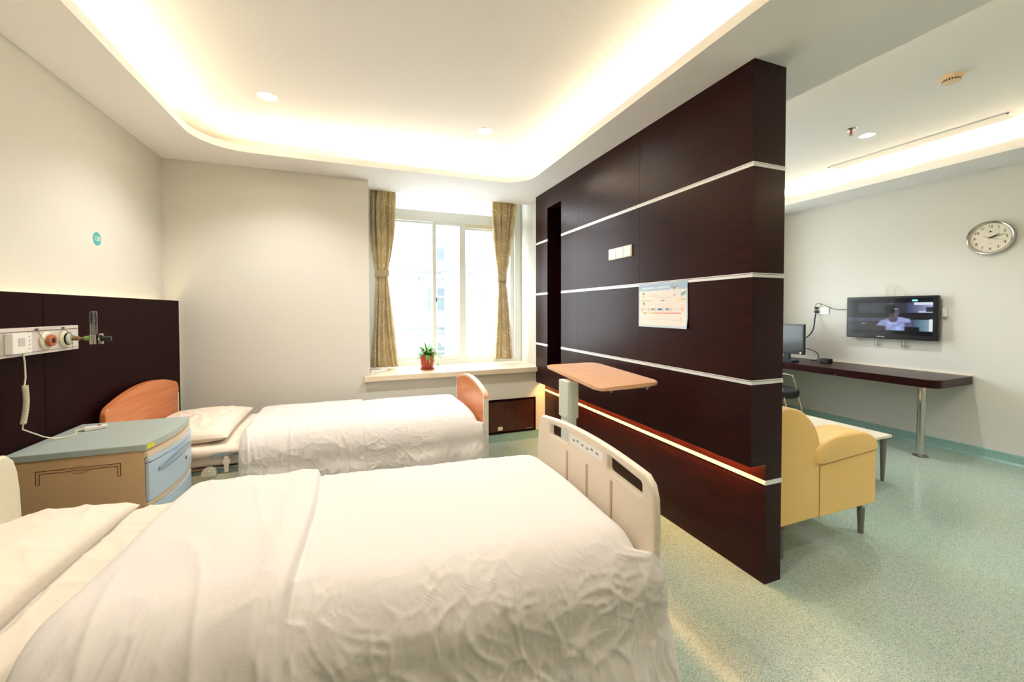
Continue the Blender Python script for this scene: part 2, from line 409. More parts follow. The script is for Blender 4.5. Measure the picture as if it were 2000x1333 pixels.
# ceiling: lowered border slab with a rounded tray, pocket behind its lip, tray soffit above, sitting-area tray with cove on the right
bm = B()
def slab_with_hole(outer, hole, z0, z1):
    vo = [[bm.verts.new((x, y, z)) for x, y in outer] for z in (z0, z1)]
    vh = [[bm.verts.new((x, y, z)) for x, y in hole] for z in (z0, z1)]
    for vs in (vo, vh):
        n = len(vs[0])
        for i in range(n): bm.faces.new((vs[0][i], vs[0][(i+1) % n], vs[1][(i+1) % n], vs[1][i]))
    for k in (0, 1):
        es = [bm.edges.get((vo[k][i], vo[k][(i+1) % len(outer)])) for i in range(len(outer))]
        es += [bm.edges.get((vh[k][i], vh[k][(i+1) % len(hole)])) for i in range(len(hole))]
        bmesh.ops.triangle_fill(bm, edges=es, use_beauty=True)
outer = [(XL, YF), (2.30, YF), (2.30, YB+0.33), (XL, YB+0.33)]
outer = [(XL, YF), (2.30, YF), (2.30, YB), (BX1, YB), (BX1, 4.61), (BX0, 4.61), (BX0, YB), (XL, YB)]
hole = rrect(TRAY_X0, TRAY_X1, TRAY_Y0, TRAY_Y1, 0.32, 12, rs=(0.30, 0.34, 0.34, 0.30))
slab_with_hole(outer, hole, HC, HC+0.055)
box(bm, XL, 1.95, YF, YB, 3.04, 3.1)              # tray ceiling
box(bm, 1.93, 2.02, YF, YB, HC+0.055, 3.1)        # pocket back, above the middle wall
box(bm, 2.30, 2.53, YF, YB, HC, HC+0.055)
box(bm, 2.02, XR, YF, YB, 3.13, 3.2)              # sitting-area tray ceiling
box(bm, 5.385, XR, YF, YB, 2.90, 2.955)           # right soffit
box(bm, 5.385, 5.40, YF, YB, 2.955, 2.985)        # its lip
box(bm, BX0, BX1, 4.61, 4.9, 2.965, 3.02)         # slot above the curtains
box(bm, BX0, BX1, 4.58, 4.61, HC+0.055, 3.0)
struct('ceiling', bm, M['ceil'])

# skirting
bm = B()
prism(bm, [(XR, 0), (XR-0.03, 0), (XR-0.014, 0.02), (XR-0.010, 0.095), (XR, 0.10)], 'y', YF, YB)
struct('baseboard_right', bm, M['base'])
bm = B(); box(bm, -1.45, 2.05, YB-0.012, YB, 0, 0.095); box(bm, 2.19, XR-0.03, YB-0.012, YB, 0, 0.095)
struct('baseboard_back', bm, M['base'])

# cornice-white vertical edge at the bedhead panel
# ------------------------------------------------------------------ middle wall
PX0, PX1, PY0, PB = 1.94, 2.178, 1.524, 0.66
NY0, NY1, NZ0, NZ1 = 3.649, 3.968, 0.87, 2.615
pw = tag(bpy.data.objects.new('wall_middle', None), kind='structure'); COL.objects.link(pw); pw.location = (2.06, PY0, 0)
bm = B()
g = 0.006
core = 0.0
# dark core (with slot)
box(bm, PX0+g, PX1-g, PY0+g, NY0, PB+0.002, HC); box(bm, PX0+g, PX1-g, NY1, YB, PB+0.002, HC)
box(bm, PX0+g, PX1-g, NY0, NY1, PB+0.002, NZ0); box(bm, PX0+g, PX1-g, NY0, NY1, NZ1, HC)
box(bm, 2.056+g, PX1-g, PY0+g, YB, 0, PB+0.02)
box(bm, PX1-0.05, PX1-g, NY0, NY1, NZ0, NZ1)
obj('wall_core', bm, M['darkedge'], pw, smooth=False)
bm = B()
zs = [(PB, 1.100), (1.124, 1.672), (1.696, 2.254), (2.278, HC)]
ys = [(PY0, 2.430), (2.432, 3.312), (3.314, YB)]
for z0, z1 in zs:
    for y0, y1 in ys:
        segs = [(y0, y1, z0, z1)]
        if y1 > NY1:      # cut the slot
            segs = [(y0, NY0, z0, z1), (NY1, y1, z0, z1)]
            if z0 < NZ0: segs.append((NY0, NY1, z0, NZ0))
            if z1 > NZ1: segs.append((NY0, NY1, NZ1, z1))
        for a, b, c, d in segs: box(bm, PX0, PX0+g+0.001, a, b, c, d)
    box(bm, PX0+g+0.0011, PX1, PY0, PY0+g+0.001, z0, z1)
    box(bm, PX1-g-0.001, PX1, PY0+g+0.0011, YB, z0, z1)
# lower part, set back under the overhang
for y0, y1 in ys:
    box(bm, 2.056, 2.056+g+0.001, y0, y1, 0.0, 0.546); box(bm, 2.056, 2.056+g+0.001, y0, y1, 0.572, PB)
box(bm, 2.056+g+0.0011, PX1, PY0, PY0+g+0.001, 0, 0.546); box(bm, 2.056+g+0.0011, PX1, PY0, PY0+g+0.001, 0.572, PB-0.0005); box(bm, PX1-g, PX1, PY0+g+0.0011, YB, 0, PB-0.0005)
box(bm, PX0+.0072, 2.054, PY0+.0072, YB, PB+.0005, PB+0.004)
obj('wood_panelling', bm, M['darkwood'], pw, smooth=False)
for z in (1.112, 1.684, 2.266):
    bm = B()
    segs = [(PY0, NY0), (NY1, YB-0.015)]
    for a, b in segs:
        box(bm, PX0-0.002, PX0+g, a-0.002, b, z-0.012, z+0.004); box(bm, PX0-0.001, PX0+g, a-0.001, b, z+0.007, z+0.012)
    box(bm, PX0+g+.0001, PX1+0.002, PY0-0.002, PY0+g, z-0.012, z+0.004); box(bm, PX0+g+.0001, PX1+0.001, PY0-0.001, PY0+g, z+0.007, z+0.012)
    obj('metal_strip', bm, M['strip'], pw, smooth=False)
bm = B()
box(bm, 2.049, 2.060, PY0-0.003, YB-0.02, 0.549, 0.569); box(bm, 2.0601, PX1+0.002, PY0-0.003, PY0+g, 0.547, 0.571)
obj('ledge_strip', bm, M['strip'], pw, smooth=False)
bm = B(); box(bm, 1.975, 2.005, PY0+0.05, YB-0.03, 0.652, 0.659); obj('led_strip', bm, M['led'], pw, smooth=False)

# ------------------------------------------------------------------ bedhead panel on the left wall
hp = thing('bedhead_panel', (-1.5, 1.6, 0), 'long dark wood bedhead panel along the left wall, lit from behind at its top', 'wall panel')
bm = B()
for a, b in ((-1.2, 0.7), (0.703, 2.657), (2.660, 4.252)): box(bm, -1.49, -1.46, a, b, 0.0, 1.588, 0.001, seg=1)
obj('panel_board', bm, M['darkedge'], hp, smooth=False)
bm = B(); box(bm, -1.565+0.0, -1.4585, 4.254, 4.268, 0.0, 1.589); tag(obj('edge_trim', bm, M['plastic2'], hp, smooth=False), 'cream edge trim')
for y in (-1.0, 0.7, 2.0, 3.6):
    bm = B(); box(bm, -1.563, -1.49, y, y+0.04, 0.1, 1.40); obj('mounting_batten', bm, M['darkedge'], hp, smooth=False)
bm = B(); box(bm, -1.545, -1.508, -1.0, 4.17, 1.49, 1.515); obj('led_strip', bm, M['led'], hp, smooth=False)

# ------------------------------------------------------------------ window bay
bm = B(); box(bm, 0.045, 1.9385, 4.222, YB, SZ-0.005, 0.84, 0.004); box(bm, BX0, BX1, YB, 4.83, SZ, 0.84)
struct('trim_1', bm, M['sill'])
WY = 4.83
win = tag(bpy.data.objects.new('window_1', None), kind='structure'); COL.objects.link(win); win.location = (1.04, WY, 0.84)
bm = B()
FX0, FX1, FZ0, FZ1 = BX0, BX1, 0.84, 2.965
box(bm, FX0, FX0+0.06, WY, WY+0.07, FZ0, FZ1, .003); box(bm, FX1-0.09, FX1, WY, WY+0.07, FZ0, FZ1, .003)
box(bm, FX0+.059, FX1-.089, WY+.0015, WY+0.0685, FZ0+.0005, FZ0+0.055, .003); box(bm, FX0+.059, FX1-.089, WY+.0015, WY+0.0685, FZ1-0.05, FZ1-.0005, .003)
box(bm, FX0+.059, FX1-.089, WY+0.002, WY+0.068, 2.56, 2.69, .003)     # transom
obj('window_frame', bm, M['pvc'], win)
def sash(x0, x1, z0, z1, y, l, r, t, b, nm='sliding_sash', lower=None):
    bm = B()
    box(bm, x0, x0+l, y, y+0.035, z0, z1, .002); box(bm, x1-r, x1, y, y+0.035, z0, z1, .002)
    box(bm, x0+l-.001, x1-r+.001, y+.0015, y+0.0335, z0+.0005, z0+b, .002); box(bm, x0+l-.001, x1-r+.001, y+.0015, y+0.0335, z1-t, z1-.0005, .002)
    o = obj(nm, bm, M['pvc'], win)
    bm = B(); box(bm, x0+l-.005, x1-r+.005, y+0.015, y+0.020, z0+b-.005, z1-t+.005)
    obj('pane', bm, M['glass'], o, smooth=False); return o
s1 = sash(0.16, 0.86, 0.895, 2.56, WY+0.036, 0.05, 0.03, 0.02, 0.05)
s2 = sash(0.835, 1.24, 0.8955, 2.5595, WY+0.0, 0.045, 0.075, 0.03, 0.06)
s3 = sash(1.21, 1.895, 0.895, 2.56, WY+0.036, 0.02, 0.05, 0.06, 0.04)
bm = B(); box(bm, 0.16, 1.895, WY+0.03, WY+0.036, 2.685, 2.92); obj('transom_pane', bm, M['glass'], win, smooth=False)
bm = B(); box(bm, 0.872, 0.886, WY-0.014, WY-0.0, 1.60, 1.66, .002); cyl(bm, (0.879, WY-0.013, 1.63), (0.895, WY-0.02, 1.63), 0.006, n=10); obj('latch', bm, M['greyleg'], s2)
bm = B(); box(bm, 1.24, 1.80, WY-0.022, WY-0.006, 2.515, 2.56, .003); obj('roller_cassette', bm, M['plastic2'], win)
# sitting-area window (behind the middle wall)
win2 = tag(bpy.data.objects.new('window_2', None), kind='structure'); COL.objects.link(win2); win2.location = (4.0, WY, RZ0)
bm = B()
for x0, x1 in ((RX0, RX0+.06), (RX1-.06, RX1), (4.0-.03, 4.03)): box(bm, x0, x1, WY, WY+.07, RZ0, RZ1)
box(bm, RX0, RX1, WY, WY+.07, RZ0, RZ0+.06); box(bm, RX0, RX1, WY, WY+.07, RZ1-.06, RZ1)
obj('window_frame', bm, M['pvc'], win2, smooth=False)
bm = B(); box(bm, RX0+.06, RX1-.06, WY+.03, WY+.035, RZ0+.06, RZ1-.06); obj('pane', bm, M['glass'], win2, smooth=False)

# curtains
def curtain(cx_top, w_top, cx_tie, w_tie, cx_bot, w_bot, ztie, label, seed, hemlift=0.0, pw=2.8):
    z0, z1, Y = 0.866+hemlift, 2.95, 4.705
    t = thing('curtain', (cx_bot, Y, z0), label, 'curtain', None)
    def prof(z):
        if z > ztie:
            k = min(1, (z-ztie)/(2.80-ztie)); s = 1-(1-k)**pw
            return cx_tie+(cx_top-cx_tie)*k, w_tie+(w_top-w_tie)*s
        k = (ztie-z)/(ztie-z0); s = k**1.1
        return cx_tie+(cx_bot-cx_tie)*k, w_tie+(w_bot-w_tie)*s
    npl = 4.6
    def fn(u, v):
        z = z0+(z1-z0)*v; c, w = prof(z)
        wob = 0.10*noise.noise(Vector((u*3, z*1.2, seed)))
        uu = u + 0.06*math.sin(u*2*PI*1.3+seed) * (1-abs(2*u-1))
        x = c+(uu-.5)*w
        amp = 0.018+0.042*min(1, abs(z-ztie)/0.5)
        ph = 2*PI*npl*(u+wob)+seed
        y = Y+amp*math.sin(ph)+0.35*amp*math.sin(2.3*ph+1)
        x += 0.010*math.cos(ph)
        near = max(0, 1-abs(z-ztie)/0.06)
        y = y*(1-near*.6)+Y*near*.6
        return Vector((x, y, z))
    bm = B(); grid(bm, 150, 90, fn, uv=True)
    o = obj('curtain_cloth', bm, M['curtain'], t, angle=80)
    sm = o.modifiers.new('thick', 'SOLIDIFY'); sm.thickness = 0.003
    bm = B()
    def ring(u, v):
        a = 2*PI*u; hw = w_tie/2+0.012; hd = 0.040
        x = math.copysign(abs(math.cos(a))**0.6, math.cos(a))*hw; y = math.copysign(abs(math.sin(a))**0.6, math.sin(a))*hd
        zz = ztie-0.038+0.076*v + (x/hw)*0.006 + 0.003*math.sin(a*5)
        b = 1+0.05*math.sin(PI*v)
        return Vector((cx_tie+x*b, Y+y*b, zz))
    grid(bm, 48, 6, ring, uv=True)
    o = obj('tieback', bm, M['curtain'], t, angle=80); o.modifiers.new('thick', 'SOLIDIFY').thickness = 0.003
    return t
curtain(0.262, 0.28, 0.247, 0.125, 0.265, 0.30, 1.915, 'patterned beige gold curtain tied at its middle, at the left side of the window', 1.0)
curtain(1.697, 0.33, 1.672, 0.095, 1.690, 0.25, 1.90, 'patterned beige gold curtain tied at its middle, at the right side of the window', 4.2, 0.03, 1.5)
# curtain rail
bm = B(); box(bm, 0.11, 1.975, 4.67, 4.73, 2.952, 2.964, .002); struct('trim_2', bm, M['pvc'])

# crumpled white wrapping on the sill under the left curtain
bm = B()
def wrap(u, v):
    a = u*PI*1.15-0.2; r = 0.014+0.005*noise.noise(Vector((v*14, u*4, 3)))
    x = 0.118+0.165*v; yc = 4.495+0.075*v+0.012*math.sin(v*9)
    return Vector((x, yc+0.026*math.cos(a)*(1+.3*noise.noise(Vector((v*9, 1, u))))-0.004, 0.8405+max(0, r*math.sin(a)*1.6)))
grid(bm, 14, 60, wrap)
o = obj('plastic_wrap', bm, M['white'], angle=60); tag(o, 'crumpled white plastic wrap lying on the sill below the left curtain', 'wrapping')
o.modifiers.new('thick', 'SOLIDIFY').thickness = 0.0015

# potted spider plant
pp = thing('potted_spider_plant', (0.712, 4.50, 0.84), 'green spider plant in a terracotta red pot on the window sill', 'potted plant')
bm = B()
lathe(bm, [(0.0, 0.012), (0.058, 0.012), (0.062, 0.014), (0.080, 0.150), (0.086, 0.152), (0.086, 0.165), (0.079, 0.166), (0.076, 0.150), (0.0, 0.146)], (0.712, 4.50, 0.84), 36)
obj('pot', bm, M['terracotta'], pp)
bm = B(); lathe(bm, [(0.0, 0.0), (0.074, 0.0), (0.082, 0.018), (0.078, 0.018), (0.070, 0.006), (0.0, 0.006)], (0.712, 4.50, 0.84), 36); obj('saucer', bm, M['terracotta'], pp)
bm = B(); lathe(bm, [(0.0, 0.148), (0.075, 0.147), (0.075, 0.150), (0.0, 0.156)], (0.712, 4.50, 0.84), 24); obj('soil', bm, M['soil'], pp)
bm = B(); lay = bm.loops.layers.uv.verify()
rnd = random.Random(5)
for k in range(74):
    a = rnd.uniform(0, 2*PI); L = rnd.uniform(0.13, 0.24); el = rnd.uniform(0.45, 1.45); w = rnd.uniform(0.006, 0.010)
    r0 = rnd.uniform(0.0, 0.03); d = Vector((math.cos(a), math.sin(a), 0)); side = Vector((-d.y, d.x, 0))
    p = Vector((0.712, 4.50, 0.985))+d*r0; rows = []
    n = 9; e = el
    for i in range(n+1):
        t = i/n; ww = w*(1-t**2.2)*(0.6+0.8*min(1, 3*t)) + 0.0004
        rows.append((bm.verts.new(p-side*ww), bm.verts.new(p+Vector((0, 0, -ww*0.35))), bm.verts.new(p+side*ww)))
        p = p+(d*math.cos(e)+Vector((0, 0, math.sin(e))))*L/n; e -= (1.55/n)*(1.0+0.35*math.cos(k))
    for i in range(n):
        for q in (0, 1):
            f = bm.faces.new((rows[i][q], rows[i][q+1], rows[i+1][q+1], rows[i+1][q]))
            for l, (uu, vv) in zip(f.loops, ((q/2, i/n), ((q+1)/2, i/n), ((q+1)/2, (i+1)/n), (q/2, (i+1)/n))): l[lay].uv = (uu, vv)
obj('leaves', bm, M['leaf'], pp, angle=60, recalc=False)
# small offshoot on the sill by the frame
bm = B(); lay = bm.loops.layers.uv.verify()
for k in range(9):
    a = k*2.4; d = Vector((math.cos(a), math.sin(a), 0)); side = Vector((-d.y, d.x, 0)); p = Vector((0.870, 4.72, 0.841)); rows = []; e = 1.35-0.08*k
    for i in range(6):
        ww = 0.004*(1-(i/5)**2)+.0003
        rows.append((bm.verts.new(p-side*ww), bm.verts.new(p+side*ww))); p = p+(d*math.cos(e)+Vector((0, 0, math.sin(e))))*0.011; e -= 0.2
    for i in range(5):
        f = bm.faces.new((rows[i][0], rows[i][1], rows[i+1][1], rows[i+1][0]))
        for l, uu in zip(f.loops, (0, 1, 1, 0)): l[lay].uv = (uu, i/5)
tag(obj('plant_sprig', bm, M['leaf'], recalc=False), 'tiny pale green sprig on the sill to the right of the plant pot', 'sprig')

# dark access panel under the sill
ap = thing('radiator_cover', (1.46, 4.25, 0.10), 'dark brown wooden cover panel in the wall below the window sill', 'radiator cover')
bm = B(); box(bm, 0.99, 1.93, 4.252, 4.2695, 0.097, 0.487, .004); obj('frame', bm, M['darkedge'], ap)
bm = B(); box(bm, 1.015, 1.905, 4.247, 4.2535, 0.122, 0.462, .003); obj('panel', bm, wood('reddish_dark_wood', rgb(54, 22, 14), rgb(78, 32, 20), 0.3, 'z', 7), ap)
bm = B(); box(bm, 1.457, 1.512, 4.238, 4.247, 0.140, 0.180, .002); tag(obj('socket', bm, M['plastic2'], ap), 'small cream socket')
bm = B(); box(bm, 1.80, 1.885, 4.244, 4.247, 0.127, 0.137); obj('maker_plate', bm, M['steel'], ap)

# ================================================================== BEDS
def cover_strip(bm, fn, nu, nv, **k): grid(bm, nu, nv, fn, **k)
def ridged(p):
    return 1-abs(noise.noise(p))*2.2
def crease(p, k=4):
    v = max(0, 1-abs(noise.noise(p))*3.2); return v**k
def make_quilt(name, x0, x1, x1side, yn, yf, zt, hn, hf, label, seed, step=None, bulge=0.05, slope=0.0, cutskew=0.0, wr=1.0, tuck=0.10):
    """draped quilt: cross-section runs near hem -> near edge -> top -> far edge -> far hem"""
    R = 0.17
    out = 0.035
    pts = []   # path (y,z) with arc
    Ln = zt-R-hn; Lf = zt-R-hf; arc = R*PI/2; top = (yf-out/2)-(yn+out/2)
    tot = Ln+arc+top+arc+Lf
    def section(s):
        d = s*tot
        if d < Ln: return (yn-out+R-R, hn+d, 0, Vector((0, -1, 0)), 1-d/Ln)
        d -= Ln
        if d < arc:
            a = d/R; return (yn-out+R-R*math.cos(a), zt-R+R*math.sin(a), 1, Vector((0, -math.cos(a), math.sin(a))), 0)
        d -= arc
        L = (yf+out-R)-(yn-out+R)
        if d < top:
            k = d/top; return (yn-out+R+L*k, zt, 2, Vector((0, 0, 1)), 0)
        d -= top
        if d < arc:
            a = d/R; return (yf+out-R+R*math.sin(a), zt-R+R*math.cos(a), 1, Vector((0, math.sin(a), math.cos(a))), 0)
        d -= arc
        return (yf+out, zt-R-d, 3, Vector((0, 1, 0)), d/Lf)
    def fn(u, v):
        y, z, reg, nrm, h = section(v)
        # extent along x
        side = 1.0 if y < yn+0.015 else 0.0
        t = min(1, max(0, (yn+0.03-y)/0.03)); xe = x1+(x1side-x1)*t*t*(3-2*t)
        xs = x0 + cutskew*(y-yn) + 0.02*noise.noise(Vector((y*3, z*3, seed)))
        uu = u
        x = xs+(xe-xs)*uu
        k = (y-yn)/(yf-yn)
        dome = 0.022*math.sin(PI*min(1, max(0, k))) if reg in (1, 2) else 0
        z += dome + slope*(x-x0)
        P = Vector((x, y, z))
        # rounded ends
        dx = x-xs
        if dx < 0.05: P -= nrm*0.045*(1-math.sqrt(max(0, 1-(1-dx/0.05)**2)))
        de = xe-x
        rr = 0.09
        if de < rr: P -= nrm*tuck*(1-math.sqrt(max(0, 1-(1-de/rr)**2)))
        # broad puffiness
        q = Vector((x, y*1.0, z)); hang = 1.0 if reg in (0, 3) else (0.6 if reg == 1 else 0.06)
        P += nrm*(0.009*noise.noise(q*2.6+Vector((seed, 0, 0))))
        # folds that run down the hanging side and creases
        lowness = h if reg in (0, 3) else 0
        fold = math.sin(x*13+3*noise.noise(Vector((x*2, z*2, seed)))+seed)
        P += nrm*wr*(0.013*lowness*fold+bulge*0.5*(1-math.cos(PI*min(1, lowness*1.2)))*(1 if reg in (0,) else .5))
        nearness = min(1, max(0, (yn+0.42-y)/0.42))
        dd = v*tot; ramp_ = max(0, min(1, (Ln+arc+0.12-dd)/0.42)); ramp2 = max(0, min(1, (dd-(tot-Lf-arc-.1))/0.30)); am = wr*(0.0044*max(ramp_, ramp2)**1.3+0.0002+0.0008*nearness**2)
        wx, wz = 0.12*noise.noise(Vector((x*4, v*tot*4, seed+31))), 0.12*noise.noise(Vector((x*4+9, v*tot*4, seed+37)))
        X, Z = x+wx, v*tot+wz
        for fq, ak, th, sd_ in ((5, 0.9, 0.20, 0), (9, 0.9, 0.18, 4), (17, 0.75, 0.20, 8), (31, 0.4, 0.25, 13)):
            qq = Vector((X*fq+Z*1.2*sd_/7, Z*fq*0.75, seed+sd_)); vd = noise.voronoi(qq)[0]
            e = max(0, 1-(vd[1]-vd[0])/th); gate = max(0, min(1, 0.6+1.6*noise.noise(qq*0.55+Vector((5, 0, 0)))))
            P += nrm*am*ak*(e**1.5*gate + 0.35*vd[0])
        P += nrm*am*0.8*noise.noise(Vector((X*8, Z*6, seed+3)))
        # long soft wrinkles on the head half
        hd = max(0, 1-(x-x0)/1.0)
        P += nrm*wr*0.0085*hd*crease(Vector((x*9+y*2.2, y*1.3-x*1.0, seed+20)), 2)*(0.4+0.6*nearness)
        if step is not None:
            xx, hh = step
            e = x-xx-0.012*math.sin(y*5)
            P += nrm*hh*(1/(1+math.exp(min(50, max(-50, e/0.0025)))))
            P += nrm*0.5*hh*math.exp(-((e+0.06)/0.05)**2)
            P -= nrm*0.35*hh*math.exp(-((e-0.008)/0.008)**2)
        return P
    bm = B(); grid(bm, 330, 330, fn)
    o = obj(name, bm, M['cotton'], angle=180)
    tag(o, label, 'quilt')
    o.modifiers.new('thick', 'SOLIDIFY').thickness = 0.012
    o.modifiers['thick'].offset = -1
    return o
def pillow(name, cx, cy, cz, hx, hy, hz, label, seed, rot=0, tilt=0, flap=None):
    bm = B()
    def fn_side(sgn):
        def fn(u, v):
            a, b = 2*u-1, 2*v-1
            e = (1-abs(a)**2.6)*(1-abs(b)**2.8)
            t = max(0, e)**0.42
            px = a*hx*(1-0.05*(1-abs(b)**2)*abs(a)) ; py = b*hy*(1-0.04*(1-abs(a)**2)*abs(b))
            z = sgn*hz*t
            if sgn > 0:
                q = Vector((px*4, py*4, seed)); z += t*(0.010*noise.noise(q)+0.012*crease(Vector((px*9+py*4, py*5-px*2, seed+2)), 2)+0.006*crease(Vector((px*4-py*8, py*9, seed+5)), 2))
            return Vector((px, py, z))
        return fn
    grid(bm, 80, 80, fn_side(1)); grid(bm, 40, 40, fn_side(-1))
    mt = Matrix.Translation((cx, cy, cz)) @ Matrix.Rotation(rot, 4, 'Z') @ Matrix.Rotation(tilt, 4, 'Y')
    bmesh.ops.transform(bm, matrix=mt, verts=bm.verts)
    o = obj(name, bm, M['cotton2'], angle=180); return tag(o, label, 'pillow')

# ---- wooden-ended bed by the window wall
Y0b, Y1b = 2.99, 3.99
bed2 = thing('hospital_bed', (-0.2, 3.48, 0), 'hospital bed with orange wood headboard and footboard beside the window wall', 'bed')
def arch_poly(y0, y1, zs, zp, zb, r=0.05):
    pts = [(y0, zb), (y0, zs-r)]
    n = 20
    # corner then arch then corner
    for k in range(1, 7):
        a = PI-k/6*(PI/2-0.25); pts.append((y0+r+r*math.cos(a), zs-r+r*math.sin(a)))
    ya, za = pts[-1]; yb = y0+y1-ya
    for k in range(1, n):
        t = k/n; y = ya+(yb-ya)*t; pts.append((y, za+(zp-za)*(1-(2*t-1)**2)))
    for k in range(6, 0, -1):
        a = PI-k/6*(PI/2-0.25); pts.append((y1-r-r*math.cos(a), zs-r+r*math.sin(a)))
    pts += [(y1, zs-r), (y1, zb)]
    return pts
bm = B(); prism(bm, arch_poly(3.015, 4.03, 0.925, 0.998, 0.45), 'x', -1.425, -1.395, 0.006); hb = obj('headboard', bm, M['cherry'], bed2)
for y in (3.015, 4.008):
    bm = B(); box(bm, -1.428, -1.392, y, y+.022, 0.30, 0.83, .004); tag(obj('headboard_post', bm, M['plastic2'], bed2), 'cream plastic post')
bm = B(); prism(bm, arch_poly(2.995, 3.925, 0.850, 0.912, 0.40, 0.05), 'x', 0.915, 0.945, 0.006); fb = obj('footboard', bm, M['cherry'], bed2)
bm = B()
pl = arch_poly(2.990, 3.930, 0.855, 0.918, 0.80, 0.05); inner = arch_poly(3.008, 3.912, 0.838, 0.898, 0.80, 0.05)
for i in range(1, len(pl)-2):
    a, b, c, d = pl[i], pl[i+1], inner[i+1], inner[i]
    for x0_, x1_ in ((0.910, 0.950),):
        v = [bm.verts.new((x, p[0], p[1])) for x in (x0_, x1_) for p in (a, b, c, d)]
        for f in ((0, 1, 2, 3), (7, 6, 5, 4), (0, 4, 5, 1), (3, 2, 6, 7)): bm.faces.new([v[q] for q in f])
bmesh.ops.remove_doubles(bm, verts=bm.verts, dist=1e-5)
tag(obj('edge_band', bm, M['beech'], fb, angle=50), 'pale wooden edge band')
for y in (2.988, 3.912):
    bm = B(); box(bm, 0.910, 0.950, y, y+.020, 0.14, 0.805, .004); tag(obj('footboard_post', bm, M['plastic2'], bed2), 'cream plastic post')
bm = B()
box(bm, -1.39, 0.91, 3.03, 3.07, 0.395, 0.455, .006); box(bm, -1.39, 0.91, 3.89, 3.93, 0.395, 0.455, .006)
for x in (-1.37, -0.3, 0.85): box(bm, x, x+.04, 3.07, 3.89, 0.40, 0.45, .004)
tag(obj('bed_frame', bm, M['plastic2'], bed2), 'cream metal frame')
bm = B()
for x0_, x1_ in ((-1.34, -0.55), (-0.52, 0.87)): box(bm, x0_, x1_, 3.04, 3.92, 0.478, 0.498, .003)
for y in (3.045, 3.90): cyl(bm, (-1.34, y, 0.488), (0.87, y, 0.488), 0.013, n=12)
obj('deck', bm, M['steel'], bed2)
bm = B(); 
box(bm, -0.865, 0.45, 2.995, 3.022, 0.575, 0.600, .006)
tag(obj('side_rail', bm, M['chrome'], bed2), 'folded chrome side rail')
for x in (-0.80, -0.2, 0.35):
    bm = B(); box(bm, x-.012, x+.012, 3.0, 3.02, 0.47, 0.585, .003); box(bm, x-.022, x+.022, 2.998, 3.03, 0.520, 0.552, .008)
    tag(obj('rail_bracket', bm, M['plastic'], bed2), 'beige plastic rail bracket')
bm = B(); prism(bm, [(-.935, .455), (-.855, .455), (-.855, .48), (-.865, .50), (-.885, .512), (-.905, .512), (-.925, .50), (-.935, .48)], 'y', 3.0, 3.03, .003)
cyl(bm, (-.895, 2.992, .484), (-.895, 3.03, .484), .011, n=12)
obj('hinge_plate', bm, M['plastic2'], bed2)
for x in (-1.28, 0.80):
    for y in (3.05, 3.91):
        bm = B(); cyl(bm, (x, y, 0.13), (x, y, 0.40), 0.018, n=14); obj('leg', bm, M['plastic2'], bed2)
        bm = B(); cyl(bm, (x-.005, y-.016, 0.06), (x-.005, y+.016, 0.06), 0.06, n=28); box(bm, x-.02, x+.02, y-.022, y+.022, 0.09, 0.135, .004); obj('caster', bm, M['blackm'], bed2)
bm = B(); box(bm, -1.38, 0.895, 3.035, 3.925, 0.498, 0.615, .035, seg=5); tag(obj('mattress', bm, M['sheetm'], bed2), 'cream covered mattress')
pillow('pillow', -1.10, 3.50, 0.672, 0.27, 0.43, 0.066, 'white pillow at the head of the bed by the window wall', 3, rot=0.04)
# under sheet visible between pillow and quilt
bm = B()
def sh2(u, v):
    x = -1.36+0.9*u; s = v
    y = 3.005+0.945*s; z = 0.628
    e = min(s, 1-s)*0.945
    if e < 0.05: z -= 0.05*(1-math.sqrt(max(0, 1-(1-e/0.05)**2)))
    z += 0.004*noise.noise(Vector((x*6, y*6, 2)))+0.006*crease(Vector((x*7+y*3, y*5, 4)), 3)
    return Vector((x, y, z))
grid(bm, 70, 90, sh2); o = obj('bed_sheet', bm, M['cotton2'], angle=180); tag(o, 'cream sheet over the mattress of the bed by the window wall', 'sheet'); o.modifiers.new('thick', 'SOLIDIFY').thickness = 0.004
make_quilt('quilt', -0.735, 0.885, 0.958, 2.99, 3.925, 0.685, 0.36, 0.45, 'white quilt on the bed by the window wall, hanging over its near side', 2.3, step=(0.02, 0.010), cutskew=-0.03, bulge=0.03)

